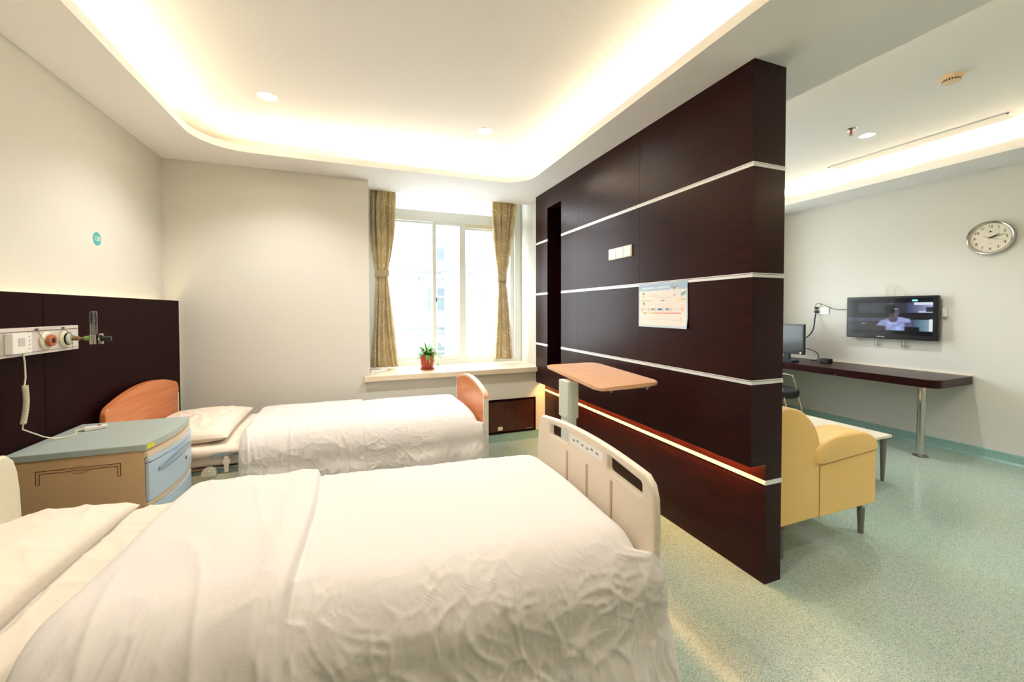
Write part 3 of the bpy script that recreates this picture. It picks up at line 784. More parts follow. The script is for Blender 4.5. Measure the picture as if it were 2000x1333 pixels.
# ---- plastic-ended bed in the foreground
bed1 = thing('hospital_bed', (-0.12, 1.52, 0), 'nearest hospital bed with cream moulded plastic ends', 'bed')
FX = 0.93
def plastic_end(x, y0, y1, ztop, name, holes=True, side=1):
    w = y1-y0; yc = (y0+y1)/2
    # outline: arched top, rounded shoulders, slight taper
    pts = [(y0+0.004, 0.36), (y0, ztop-0.17), (y0+0.004, ztop-0.10), (y0+0.020, ztop-0.055), (y0+0.05, ztop-0.03)]
    n = 18
    for k in range(1, n):
        t = k/n; y = y0+0.05+(w-0.10)*t; pts.append((y, ztop-0.03+0.030*(1-(2*t-1)**2)))
    pts += [(y1-0.05, ztop-0.028), (y1-0.020, ztop-0.055), (y1-0.004, ztop-0.10), (y1+0.006, ztop-0.17), (y1+0.03, 0.36)]
    th = 0.032
    return pts, th
def board_with_holes(bm, outline, holes, xa, xb, bev):
    # planar fill with holes then extrude
    ring = [bm.verts.new((xa, y, z)) for y, z in outline]; es = [bm.edges.new((ring[i], ring[(i+1) % len(ring)])) for i in range(len(ring))]
    for h in holes:
        r = [bm.verts.new((xa, y, z)) for y, z in h]; es += [bm.edges.new((r[i], r[(i+1) % len(r)])) for i in range(len(r))]
    res = bmesh.ops.triangle_fill(bm, edges=es, use_beauty=True)
    fs = [f for f in res['geom'] if isinstance(f, bmesh.types.BMFace)]
    bound = [e for e in es]
    ex = bmesh.ops.extrude_face_region(bm, geom=fs)
    nv = [g_ for g_ in ex['geom'] if isinstance(g_, bmesh.types.BMVert)]
    bmesh.ops.translate(bm, verts=nv, vec=(xb-xa, 0, 0))
    bm.edges.ensure_lookup_table()
    sharp = [e for e in bm.edges if len(e.link_faces) == 2 and e.calc_face_angle(0) > 1.2 and abs(e.verts[0].co.x-e.verts[1].co.x) < 1e-6]
    bmesh.ops.recalc_face_normals(bm, faces=bm.faces)
    bmesh.ops.bevel(bm, geom=sharp, offset=bev, segments=4, affect='EDGES', profile=0.5, clamp_overlap=True)
EZ = 0.965
pts, th = plastic_end(FX, 1.060, 1.985, EZ, 'footboard')
def hole_poly(y0, y1, zlo0, zlo1, zhi0, zhi1, r=0.012):
    # quad with small rounded corners
    q = [(y0, zlo0), (y1, zlo1), (y1, zhi1), (y0, zhi0)]; out = []
    for i in range(4):
        p, a, b = Vector(q[i]), Vector(q[i-1]), Vector(q[(i+1) % 4])
        da, db = (a-p).normalized(), (b-p).normalized()
        p0, p1 = p+da*r, p+db*r
        for k in range(5):
            t = k/4; out.append(tuple((1-t)**2*p0+2*t*(1-t)*p+t*t*p1))
    return out
holes = [hole_poly(1.130, 1.335, 0.850, 0.868, 0.900, 0.928, .012), hole_poly(1.655, 1.845, 0.872, 0.862, 0.930, 0.914, .012)]
bm = B(); board_with_holes(bm, pts, holes, FX-0.016, FX+0.014, 0.011)
fb1 = obj('footboard', bm, M['plastic'], bed1, angle=50)
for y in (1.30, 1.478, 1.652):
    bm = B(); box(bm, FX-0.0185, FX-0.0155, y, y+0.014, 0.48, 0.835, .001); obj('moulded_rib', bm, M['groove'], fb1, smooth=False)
bm = B(); box(bm, FX-0.0175, FX-0.0160, 1.36, 1.63, 0.885, 0.928, .0006)
cp = obj('control_plate', bm, M['white'], fb1)
M['button'] = mat('grey_button', rgb(140, 138, 136), 0.5)
for k, y in enumerate((1.395, 1.435, 1.47, 1.51, 1.55, 1.585)):
    bm = B(); box(bm, FX-0.0190, FX-0.0172, y, y+0.016, 0.904+0.004*math.sin(k*2), 0.912+0.004*math.sin(k*2), .0006)
    obj('button', bm, M['button'], fb1)
pts, th = plastic_end(-1.2, 1.060, 1.985, 1.02, 'headboard')
bm = B(); board_with_holes(bm, pts, [], -1.205, -1.165, 0.013)
obj('headboard', bm, M['plastic2'], bed1, angle=50)
bm = B()
box(bm, -1.16, 0.905, 1.10, 1.14, 0.42, 0.48, .006); box(bm, -1.16, 0.905, 1.92, 1.96, 0.42, 0.48, .006)
for x in (-1.13, -0.2, 0.85): box(bm, x, x+.04, 1.14, 1.92, 0.43, 0.475, .004)
obj('bed_frame', bm, M['plastic2'], bed1)
bm = B(); box(bm, -1.15, 0.89, 1.09, 1.96, 0.49, 0.51, .003); obj('deck', bm, M['steel'], bed1)
for x in (-1.05, 0.80):
    for y in (1.12, 1.93):
        bm = B(); cyl(bm, (x, y, 0.13), (x, y, 0.43), 0.02, n=14); obj('leg', bm, M['plastic2'], bed1)
        bm = B(); cyl(bm, (x-.005, y-.016, 0.06), (x-.005, y+.016, 0.06), 0.06, n=28); box(bm, x-.02, x+.02, y-.022, y+.022, 0.09, 0.135, .004); obj('caster', bm, M['blackm'], bed1)
bm = B(); box(bm, -1.15, 0.895, 1.085, 1.965, 0.51, 0.655, .035, seg=5); obj('mattress', bm, M['sheetm'], bed1)
pillow('pillow', -0.985, 1.50, 0.735, 0.170, 0.475, 0.082, 'white pillow at the head of the nearest bed, at the left edge', 8)
# pillowcase flap / turned-down sheet: two flat folded bands
def band(name, xa, xb, za, zb, label, seed, skew=0.03, mt='cotton2'):
    bm = B(); yn, yf = 1.065, 1.975; R = 0.07; hn = 0.45
    zt = (za+zb)/2
    Ls = zt-R-hn; arc = R*PI/2; top = yf-yn-2*R; tot = 2*Ls+2*arc+top
    def fn(u, v):
        d = v*tot; nrm = Vector((0, 0, 1))
        if d < Ls: y, z, nrm = yn, hn+d, Vector((0, -1, 0))
        elif d < Ls+arc: a = (d-Ls)/R; y, z, nrm = yn+R-R*math.cos(a), zt-R+R*math.sin(a), Vector((0, -math.cos(a), math.sin(a)))
        elif d < Ls+arc+top: y, z = yn+R+(d-Ls-arc), zt
        elif d < Ls+2*arc+top: a = (d-Ls-arc-top)/R; y, z, nrm = yf-R+R*math.sin(a), zt-R+R*math.cos(a), Vector((0, math.sin(a), math.cos(a)))
        else: y, z, nrm = yf, zt-R-(d-Ls-2*arc-top), Vector((0, 1, 0))
        w = 0.012*math.sin(y*6+seed)+0.01*noise.noise(Vector((y*5, 0, seed)))
        x = xa+(xb-xa)*u+w+skew*(y-yn)
        P = Vector((x, y, z))+nrm*((za-zt)+(zb-za)*u)
        P += nrm*(0.006*crease(Vector((x*10+y*5, y*6+z*6, seed)), 2)+0.004*noise.noise(Vector((x*14, y*5, z*5+seed)))+0.012*math.sin(PI*min(1, max(0, (y-yn)/(yf-yn)))))
        return P
    grid(bm, 22, 220, fn); o = obj(name, bm, M[mt], angle=180); tag(o, label, 'sheet'); o.modifiers.new('thick', 'SOLIDIFY').thickness = 0.004
    return o
band('bed_sheet', -0.98, -0.60, 0.700, 0.728, 'white under-sheet hem showing between the pillow and the quilt of the nearest bed', 2.0, mt='cotton')
band('turned_down_sheet', -0.815, -0.57, 0.738, 0.762, 'cream sheet band turned down at the head end of the nearest quilt', 6.0)
make_quilt('quilt', -0.660, 0.890, 0.985, 1.060, 1.985, 0.798, 0.26, 0.36, 'large wrinkled white quilt over the nearest bed in the foreground', 5.7, step=(-0.165, 0.022), cutskew=0.045, bulge=0.05, wr=1.25, slope=-0.034)

# ================================================================== BEDSIDE CABINET
ns = thing('bedside_cabinet', (-1.2, 2.65, 0), 'beige and pale blue bedside cabinet standing between the two beds', 'bedside cabinet')
BULGE = 0.034
def ns_poly(inset=0.0, xback=-1.452):
    ya, yb = 2.368+inset, 2.915-inset; xa = -0.952-inset; pts = [(xback, ya), (xa, ya)]
    for k in range(1, 14):
        t = k/14; pts.append((xa-0.006*t+BULGE*math.sin(PI*t), ya+(yb-ya)*t))
    pts += [(xa-0.006, yb), (xback, yb)]
    return pts
bm = B(); prism(bm, ns_poly(), 'z', 0.838, 0.868, 0.004); tag(obj('top', bm, M['nsgrey'], ns, angle=30), 'grey green laminate top')
bm = B(); prism(bm, ns_poly(0.008), 'z', 0.09, 0.838); body = obj('body', bm, M['nsbody'], ns)
def front_band(z0, z1, off, name, m, yin=0.012, th=0.012, bev=0.003, zc=None):
    """curved slice in front of the body"""
    bm = B(); a = []; b = []
    ya, yb = 2.368+yin, 2.915-yin; n = 20
    for k in range(n+1):
        y = ya+(yb-ya)*k/n; t = (y-2.368)/(2.915-2.368)
        x = -0.952-0.006*t+BULGE*math.sin(PI*t)-0.008
        a.append((x+off, y)); b.append((x-th+off, y))
    prism(bm, a+b[::-1], 'z', z0, z1, bev); return obj(name, bm, m, ns, angle=30)
front_band(0.800, 0.826, 0.010, 'beige_band', M['nsbeige'], 0.008)
front_band(0.776, 0.798, 0.014, 'lip', M['nsblue'], 0.008)
dr = front_band(0.590, 0.772, 0.014, 'drawer', M['nsblue'], 0.008)
tag(dr, 'pale blue drawer front')
front_band(0.560, 0.586, 0.010, 'beige_band', M['nsbeige'], 0.008)
door = front_band(0.12, 0.556, 0.014, 'door', M['nsblue'], 0.02); tag(door, 'pale blue door')
# drawer scoop handle
bm = B()
def scoop(u, v):
    y = 2.44+0.40*u; t = (y-2.368)/0.547; x = -0.952-0.006*t+BULGE*math.sin(PI*t)-0.008+0.0148
    depth = 0.020*math.sin(PI*u)**0.5*math.sin(PI*v)
    return Vector((x+0.0015+0.012*math.sin(PI*u)*max(0, (v-.55)), y, 0.712+0.052*v*math.sin(PI*(0.1+0.8*u))+0.01*u))
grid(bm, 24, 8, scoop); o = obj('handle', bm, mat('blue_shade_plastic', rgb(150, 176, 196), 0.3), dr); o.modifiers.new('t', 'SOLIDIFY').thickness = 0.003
bm = B(); kx = -0.952-0.006*.68+BULGE*math.sin(PI*.68)-0.008+0.0135; cyl(bm, (kx, 2.74, 0.672), (kx+.002, 2.74, 0.672), 0.009, n=14); obj('keyhole', bm, M['blackm'], dr)
bm = B()
def lab(u, v):
    y = 2.376+0.052*u; t = (y-2.368)/0.547
    return Vector((-0.952-0.006*t+BULGE*math.sin(PI*t)+0.0012, y, 0.8415+0.022*v))
grid(bm, 8, 2, lab)
o = obj('caution_label', bm, M['yellow'], ns, smooth=False)
# pull-out tray outline on the side
bm = B()
yS = 2.3755
def gl(xa, xb, za, zb): box(bm, xa, xb, yS-0.0012, yS+0.001, za, zb)
for o_ in (0.0, 0.012):
    gl(-1.345+o_, -1.048-o_, 0.787-o_, 0.7895-o_)
    gl(-1.345+o_, -1.3425+o_, 0.728, 0.787-o_); gl(-1.0505-o_, -1.048-o_, 0.728, 0.787-o_)
gl(-1.345, -1.333, 0.728, 0.7305); gl(-1.060, -1.048, 0.728, 0.7305)
obj('tray_groove', bm, M['groove2'], body, smooth=False)
bm = B(); lathe(bm, [(0.034, 0), (0.032, 0.0008), (0.0, 0.001)], (0, 0, 0), 28)
bmesh.ops.transform(bm, matrix=Matrix.Translation((-1.193, yS, 0.780)) @ Matrix.Rotation(PI/2, 4, 'X') @ Matrix.Diagonal((1, 0.62, 1.2, 1)), verts=bm.verts)
obj('finger_recess', bm, mat('beige_shade', rgb(200, 165, 122), 0.45), body)
bm = B(); box(bm, -1.44, -0.99, 2.39, 2.89, 0.06, 0.09); obj('plinth', bm, M['nsbeige'], ns, smooth=False)
for x, y in ((-1.41, 2.42), (-1.41, 2.86), (-1.0, 2.42), (-1.0, 2.86)):
    bm = B(); cyl(bm, (x, y-.012, 0.03), (x, y+.012, 0.03), 0.03, n=20); obj('caster', bm, M['blackm'], ns)

# ================================================================== SERVICE RAIL on the bedhead panel
rl = thing('service_rail', (-1.45, 1.7, 1.29), 'long grey white medical service rail fixed on the dark bedhead panel', 'medical rail')
bm = B(); box(bm, -1.4598, -1.428, 0.4, 2.857, 1.296, 1.424, .002); obj('rail_body', bm, mat('grey_white_metal', rgb(214, 206, 198), 0.4), rl)
bm = B(); box(bm, -1.43, -1.427, 0.4, 2.856, 1.405, 1.408); box(bm, -1.43, -1.427, 0.4, 2.856, 1.308, 1.310)
box(bm, -1.43, -1.427, 2.34, 2.342, 1.31, 1.405); box(bm, -1.43, -1.427, 2.505, 2.507, 1.31, 1.405)
tag(obj('rail_seam', bm, mat('seam_rust', rgb(112, 78, 62), 0.6), rl, smooth=False), 'brown stained seam lines')
for y in (2.61, 2.745):
    bm = B(); lathe(bm, [(0.0, 0), (0.041, 0), (0.043, 0.006), (0.036, 0.012), (0.0, 0.012)], (-1.4275, y, 1.357), 30, 'x'); obj('outlet_ring', bm, M['plastic2'], rl)
bm = B(); lathe(bm, [(0.0, .0), (0.027, .0), (0.030, 0.006), (0.027, 0.015), (0.015, 0.016), (0.013, 0.008), (0.0, 0.008)], (-1.415, 2.615, 1.357), 30, 'x'); tag(obj('gas_outlet', bm, M['orange'], rl), 'orange gas outlet')
bm = B(); cyl(bm, (-1.408, 2.615, 1.357), (-1.4005, 2.615, 1.357), 0.0125, n=16); obj('outlet_core', bm, M['blackm'], rl)
bm = B(); lathe(bm, [(0.0, .0), (0.032, .0), (0.032, 0.006), (0.0, 0.006)], (-1.4155, 2.748, 1.357), 30, 'x'); obj('outlet_gasket', bm, M['blackm'], rl)
bm = B(); lathe(bm, [(0.0, .0), (0.029, .0), (0.029, 0.010), (0.022, 0.014), (0.018, 0.008), (0.0, 0.008)], (-1.4095, 2.748, 1.357), 30, 'x'); obj('oxygen_outlet', bm, M['white_metal'], rl)
# bead chains of the outlet caps
bm = B()
cyl(bm, (-1.43, 2.55, 1.414), (-1.418, 2.55, 1.414), 0.005, n=10); tube(bm, [(-1.424, 2.55, 1.412), (-1.424, 2.555, 1.41), (-1.42, 2.565, 1.385), (-1.415, 2.58, 1.36), (-1.41, 2.588, 1.335)], 0.0012, 6)
obj('cap_chain', bm, M['steel'], rl); bm = B(); cyl(bm, (-1.43, 2.73, 1.414), (-1.418, 2.73, 1.414), 0.005, n=10)
tube(bm, [(-1.424, 2.735, 1.41), (-1.395, 2.738, 1.385), (-1.393, 2.738, 1.30)], 0.0012, 6)
tube(bm, [(-1.424, 2.725, 1.41), (-1.395, 2.728, 1.385), (-1.395, 2.73, 1.35)], 0.0012, 6)
obj('cap_chain', bm, M['steel'], rl)

# oxygen flowmeter plugged in the right outlet
fm = thing('oxygen_flowmeter', (-1.35, 2.76, 1.30), 'clear tube oxygen flowmeter with black knob plugged in the service rail', 'flowmeter')
bm = B(); cyl(bm, (-1.398, 2.748, 1.357), (-1.372, 2.752, 1.357), 0.011, n=16); cyl(bm, (-1.372, 2.752, 1.357), (-1.345, 2.757, 1.357), 0.007, n=14); obj('stem', bm, M['brass'], fm)
bm = B(); cyl(bm, (-1.352, 2.756, 1.357), (-1.334, 2.759, 1.357), 0.012, n=16); tag(obj('nut', bm, M['green'], fm), 'green nut')
bm = B(); cyl(bm, (-1.318, 2.762, 1.325), (-1.318, 2.762, 1.375), 0.018, n=20); cyl(bm, (-1.335, 2.759, 1.350), (-1.30, 2.766, 1.350), 0.010, n=14)
cyl(bm, (-1.296, 2.767, 1.372), (-1.284, 2.769, 1.372), .009, n=12); cyl(bm, (-1.296, 2.767, 1.332), (-1.284, 2.769, 1.332), .009, n=12)
obj('valve_body', bm, M['chrome'], fm)
bm = B(); lathe(bm, [(0.0145, 0.0), (0.0155, 0.06), (0.0160, 0.118), (0.012, 0.126), (0.0, 0.127)], (-1.318, 2.762, 1.374), 22); tag(obj('flow_tube', bm, M['clear'], fm), 'clear tapered tube')
bm = B(); cyl(bm, (-1.318, 2.762, 1.374), (-1.318, 2.762, 1.455), .006, n=10); obj('float_tube', bm, M['clear'], fm)
bm = B(); cyl(bm, (-1.292, 2.768, 1.352), (-1.252, 2.775, 1.352), 0.015, 0.012, n=18); tag(obj('knob', bm, M['black'], fm), 'black knob')

# nurse call unit with coiled cord
cu = thing('nurse_call_unit', (-1.41, 2.42, 1.30), 'white nurse call unit with speaker grille mounted on the service rail', 'call unit')
bm = B(); box(bm, -1.4275, -1.400, 2.368, 2.478, 1.312, 1.402, .003); obj('housing', bm, M['white'], cu)
bm = B(); box(bm, -1.4005, -1.3985, 2.400, 2.435, 1.345, 1.380, .001); obj('speaker_grille', bm, mat('light_grey_grille', rgb(205, 196, 188), 0.6, bump=0.3, bscale=400), cu)
for k in range(4):
    bm = B(); cyl(bm, (-1.4005, 2.460, 1.385-k*.018), (-1.3988, 2.460, 1.385-k*.018), 0.0025, n=10); obj('indicator_hole', bm, M['greyleg'], cu)
bm = B()
pts = [(-1.412, 2.442, 1.313), (-1.41, 2.448, 1.27), (-1.41, 2.450, 1.20), (-1.41, 2.445, 1.175), (-1.41, 2.44, 1.165)]
tube(bm, pts, 0.0032, 8)
coil = []
for i in range(520):
    t = i/519; z = 1.165-0.17*t; cy = 2.449+0.012*math.sin(PI*t)-0.016*t; a = t*2*PI*34
    coil.append((-1.412+0.0085*math.cos(a), cy+0.0085*math.sin(a), z))
tube(bm, coil, 0.0021, 6)
tube(bm, [(-1.412, 2.432, 0.995), (-1.41, 2.425, 0.972), (-1.412, 2.489, 0.937), (-1.41, 2.55, 0.902), (-1.397, 2.60, 0.877), (-1.375, 2.625, 0.872), (-1.358, 2.655, 0.872), (-1.362, 2.69, 0.873), (-1.375, 2.715, 0.875), (-1.388, 2.731, 0.878)], 0.003, 8)
obj('coiled_cord', bm, M['cable'], cu)
ch = thing('call_handset', (-1.31, 2.74, 0.869), 'small white call button handset lying on the bedside cabinet top', 'handset')
mt = Matrix.Translation((-1.350, 2.752, 0.869)) @ Matrix.Rotation(math.radians(-62), 4, 'Z')
bm = B(); box(bm, -0.022, 0.022, -0.012, 0.075, 0, 0.018, .004, mtx=mt); obj('handset_body', bm, M['white'], ch)
bm = B(); cyl(bm, tuple(mt @ Vector((0, -0.04, 0.009))), tuple(mt @ Vector((0, -0.010, 0.009))), 0.004, 0.007, n=12); obj('strain_relief', bm, M['cable'], ch)
bm = B(); cyl(bm, tuple(mt @ Vector((0, 0.045, 0.017))), tuple(mt @ Vector((0, 0.045, 0.0205))), 0.009, n=16); obj('call_button', bm, M['orange'], ch)

# 12B sticker
st = thing('bed_number_sticker', (-1.565, 3.334, 1.962), 'round teal sticker reading 12B on the left wall above the bedhead panel', 'sticker')
bm = B(); lathe(bm, [(0.0, 0), (0.043, 0), (0.043, 0.0012), (0.0, 0.0012)], (-1.565, 3.334, 1.962), 36, 'x'); obj('disc', bm, M['teal'], st, angle=30)
bm = B(); add_text(bm, '12B', 0.042, (-1.5632, 3.334, 1.962), (0, 1, 0), (0, 0, 1)); tag(obj('lettering', bm, M['white'], st, smooth=False), 'white letters 12B')
for v in ():
    pass

# ================================================================== OVERBED TABLE
ot = thing('overbed_table', (1.33, 2.42, 0), 'overbed table with peach wood top on a pale green post beside the dark wall', 'overbed table')
def roundpoly(q, rs, n=6):
    out = []
    for i in range(len(q)):
        p, a, b = Vector(q[i]), Vector(q[i-1]), Vector(q[(i+1) % len(q)])
        da, db = (a-p).normalized(), (b-p).normalized(); r = rs[i]
        p0, p1 = p+da*r, p+db*r
        for k in range(n+1):
            t = k/n; out.append(tuple((1-t)**2*p0+2*t*(1-t)*p+t*t*p1))
    return out
TZ = 1.06
top = roundpoly([(1.402, 2.900), (1.865, 2.905), (1.735, 1.965), (1.262, 1.915)][::-1], [0.07, 0.07, 0.09, 0.06])
bm = B(); prism(bm, top, 'z', TZ-0.022, TZ, 0.006); tag(obj('tabletop', bm, M['beech'], ot, angle=30), 'peach wood laminate top')
bm = B()
box(bm, 1.42, 1.66, 2.02, 2.54, TZ-0.045, TZ-0.0225, .003)
box(bm, 1.35, 1.70, 2.02, 2.05, TZ-0.045, TZ-0.0225, .003)
obj('support_frame', bm, M['white_metal'], ot)
for x in (1.40, 1.66):
    bm = B(); cyl(bm, (x, 2.0, TZ-0.050), (x, 2.0, TZ-0.0225), 0.008, n=10); obj('glide_pin', bm, M['steel'], ot)
bm = B(); box(bm, 1.31, 1.395, 2.37, 2.50, 0.762, TZ-0.044, .006); cyl(bm, (1.305, 2.39, .785), (1.312, 2.39, .785), .008, n=10); obj('outer_post', bm, M['white_metal'], ot)
bm = B(); box(bm, 1.322, 1.385, 2.38, 2.49, 0.085, 0.79, .005); obj('inner_post', bm, M['white_metal'], ot)
bm = B(); box(bm, 1.15, 1.80, 2.40, 2.47, 0.055, 0.088, .006); box(bm, 1.15, 1.20, 2.10, 2.62, 0.055, 0.088, .006); box(bm, 1.76, 1.81, 2.10, 2.62, 0.055, 0.088, .006); obj('base_frame', bm, M['white_metal'], ot)
for x in (1.175, 1.785):
    for y in (2.13, 2.59):
        bm = B(); cyl(bm, (x, y-.01, 0.0275), (x, y+.01, 0.0275), 0.0275, n=18); obj('caster', bm, M['blackm'], ot)

# switch plate and poster on the middle wall
sw = thing('switch_plate', (1.94, 2.66, 1.95), 'wide white triple switch plate on the dark wood wall', 'switch')
bm = B(); box(bm, 1.930, 1.9398, 2.510, 2.806, 1.907, 1.996, .002); obj('plate', bm, M['plastic'], sw)
for y0_, y1_ in ((2.518, 2.604), (2.611, 2.697), (2.704, 2.790)):
    bm = B(); box(bm, 1.9275, 1.9305, y0_, y1_, 1.913, 1.990, .0012); obj('rocker', bm, M['white'], sw)
bm = B(); cyl(bm, (1.9262, 2.765, 1.952), (1.928, 2.765, 1.952), .004, n=10); obj('marker', bm, M['orange'], sw); bm = B(); cyl(bm, (1.9262, 2.66, 1.975), (1.928, 2.66, 1.975), .0025, n=10); obj('marker', bm, M['orange'], sw)

def painted_sheet(name, m, nu, nv, pos, colf, parent=None, thick=0.0):
    bm = B(); cl = bm.loops.layers.float_color.new('Col')
    vs = [[bm.verts.new(pos(i/nu, j/nv)) for j in range(nv+1)] for i in range(nu+1)]
    for i in range(nu):
        for j in range(nv):
            f = bm.faces.new((vs[i][j], vs[i+1][j], vs[i+1][j+1], vs[i][j+1]))
            c = s2l([x/255 for x in colf((i+.5)/nu, (j+.5)/nv)])+(1,)
            for l in f.loops: l[cl] = c
    o = obj(name, bm, m, parent, smooth=False)
    if thick: o.modifiers.new('t', 'SOLIDIFY').thickness = thick
    return o
# poster: u from left (far, y=2.43) to right (y=1.965); v from top down
def poster_col(u, v):
    if v < 0.165:
        # header with title strokes and the house emblem
        du, dv = (u-0.765)/0.075, (v-0.125)/0.085
        if abs(du) < 1 and -1.1 < dv < 1 and (dv > -0.1 or abs(du) < 1.0+(dv+0.1)): return (240, 238, 235)
        if 0.075 < v < 0.115 and 0.08 < u < 0.66 and not (0.38 < u < 0.41): return (226, 232, 240) if int(u*90) % 3 else (190, 210, 232)
        return (170, 198, 226) if v < .15 else (196, 214, 232)
    if u < 0.025 or u > 0.975 or v > 0.955: return (206, 222, 234)
    c = (243, 236, 228)
    du, dv = (u-0.765)/0.075, (v-0.125)/0.085
    if abs(du) < 1 and dv < 1: return (240, 238, 235)
    def inr(a, b, x, y): return a <= u <= b and x <= v <= y
    # figure at left
    if (u-.115)**2/.0007+(v-.225)**2/.0005 < 1: return (90, 66, 54) if v < .228 else (232, 190, 168)
    if inr(.10, .145, .26, .33): return (222, 212, 202)
    if inr(.08, .12, .375, .405): return (176, 206, 130)
    if inr(.13, .30, .375, .405): return (206, 224, 168)
    if inr(.80, .90, .375, .395): return (226, 226, 140)
    if inr(.88, .955, .36, .40): return (214, 224, 150)
    if inr(.27, .45, .235, .245) and int(u*80) % 2: return (186, 182, 184)
    if inr(.27, .44, .275, .29) and int(u*80) % 4: return (168, 164, 168)
    if inr(.37, .68, .325, .333): return (206, 198, 192)
    if inr(.74, .78, .25, .30): return (210, 214, 208)
    if inr(.88, .97, .20, .29) and abs((v-.245)+(u-.925)*.6) < .022: return (120, 180, 186)
    if inr(.88, .97, .20, .33) and abs((v-.285)+(u-.925)*.6) < .015: return (150, 204, 204)
    if .38 < v < .41 and abs(u-.53) < (.41-v)*2.0: return (110, 162, 160)
    if inr(.10, .15, .43, .475) and (v > .46 or abs(u-.125) < .014): return (140, 110, 92)
    if inr(.18, .82, .472, .479) and int(u*70) % 3: return (214, 206, 200)
    # row of pictures
    for k, cu_ in enumerate((.08, .24, .38, .53-.0, .70, .90)):
        pass
    for cu_, r in ((.09, .035), (.235, .033), (.385, .03), (.535, .024), (.70, .03), (.905, .035)):
        if ((u-cu_)/r)**2+((v-.59)/.045)**2 < 1: return (240, 204, 180)
    for a, b, cc in ((.285, .36, (124, 172, 204)), (.43, .51, (60, 116, 180)), (.58, .66, (112, 176, 196)), (.13, .20, (214, 228, 236)), (.76, .85, (222, 232, 232))):
        if inr(a, b, .565, .61): return cc
    # thermometer bar
    if inr(.11, .875, .662, .685):
        if u < .18: return (90, 104, 84)
        if u < .30: return (226, 214, 70)
        if u < .38: return (206, 150, 70)
        if u > .86: return (120, 90, 84)
        return (222, 78, 56)
    if inr(.07, .9, .815, .822) and int(u*60) % 4: return (214, 204, 196)
    if inr(.86, .90, .785, .80): return (214, 160, 140)
    if inr(.72, .93, .835, .843): return (206, 196, 190)
    return c
po = thing('poster', (1.94, 2.2, 1.38), 'white and pale blue printed notice sheet with a red bar taped on the dark wall', 'poster')
def poster_pos(u, v):
    y = 2.4285-0.466*u; zt = 1.683; z = zt-0.304*v
    curl = 0.010*max(0, v-.75)*4*max(0, u-.5)*2+0.002*math.sin(u*6)*v
    return Vector((1.9365-0.001-curl, y-0.004*v*u, z))
painted_sheet('sheet', M['paper'], 210, 170, poster_pos, poster_col, po, 0.0006)
bm = B()
def PP(u, v): p = poster_pos(u, v); return Vector((p.x-0.0014, p.y, p.z))
hs = [(.70, .155), (.70, .108), (.695, .108), (.765, .045), (.835, .108), (.83, .108), (.83, .155), (.80, .155), (.80, .160), (.73, .160), (.73, .155), (.712, .155), (.712, .165), (.818, .165)]
# house outline as thin bars and the central stroke
def bar(a, b, w=0.0016):
    p, q = PP(*a), PP(*b); tube(bm, [p, q], w, 6)
bar((.705, .108), (.765, .052)); bar((.765, .052), (.825, .108)); bar((.72, .105), (.72, .15)); bar((.81, .105), (.81, .15)); bar((.745, .13), (.785, .095)); bar((.765, .095), (.760, .145)); bar((.75, .115), (.785, .112)); bar((.735, .172), (.795, .172), .001)
obj('emblem', bm, mat('navy_ink', rgb(70, 84, 120), 0.5), po)

# ================================================================== SITTING AREA
# desk shelf along the right wall
dk = thing('wall_desk', (5.55, 3.2, 0), 'long dark wood wall desk with rounded corner on one chrome pole', 'desk')
dp = roundpoly([(5.888, 4.20), (5.888, 2.155), (5.17, 2.13), (5.17, 4.20)], [0.002, 0.01, 0.12, 0.002])
bm = B(); prism(bm, dp, 'z', 0.732, 0.812, 0.002); obj('desktop', bm, M['darkwood'], dk, angle=30)
bm = B(); box(bm, 5.885, 5.8985, 2.155, 4.20, 0.795, 0.825, .002); tag(obj('back_strip', bm, M['plastic'], dk), 'pale sealing strip at the wall')
bm = B(); cyl(bm, (5.365, 2.325, 0.012), (5.365, 2.325, 0.732), 0.032, n=28); obj('pole', bm, M['chrome'], dk)
bm = B(); lathe(bm, [(0.0, 0), (0.062, 0), (0.060, 0.010), (0.040, 0.018), (0.033, 0.024), (0.0, 0.024)], (5.365, 2.325, 0.0), 28); obj('flange', bm, M['steel'], dk); bm = B(); lathe(bm, [(0.0, 0.712), (0.045, 0.712), (0.05, 0.732), (0, .7319)], (5.365, 2.325, 0.0), 28); obj('flange', bm, M['steel'], dk)
bm = B(); cyl(bm, (5.164, 3.0, 0.745), (5.171, 3.0, 0.745), .006, n=10); obj('screw_cap', bm, M['steel'], dk)

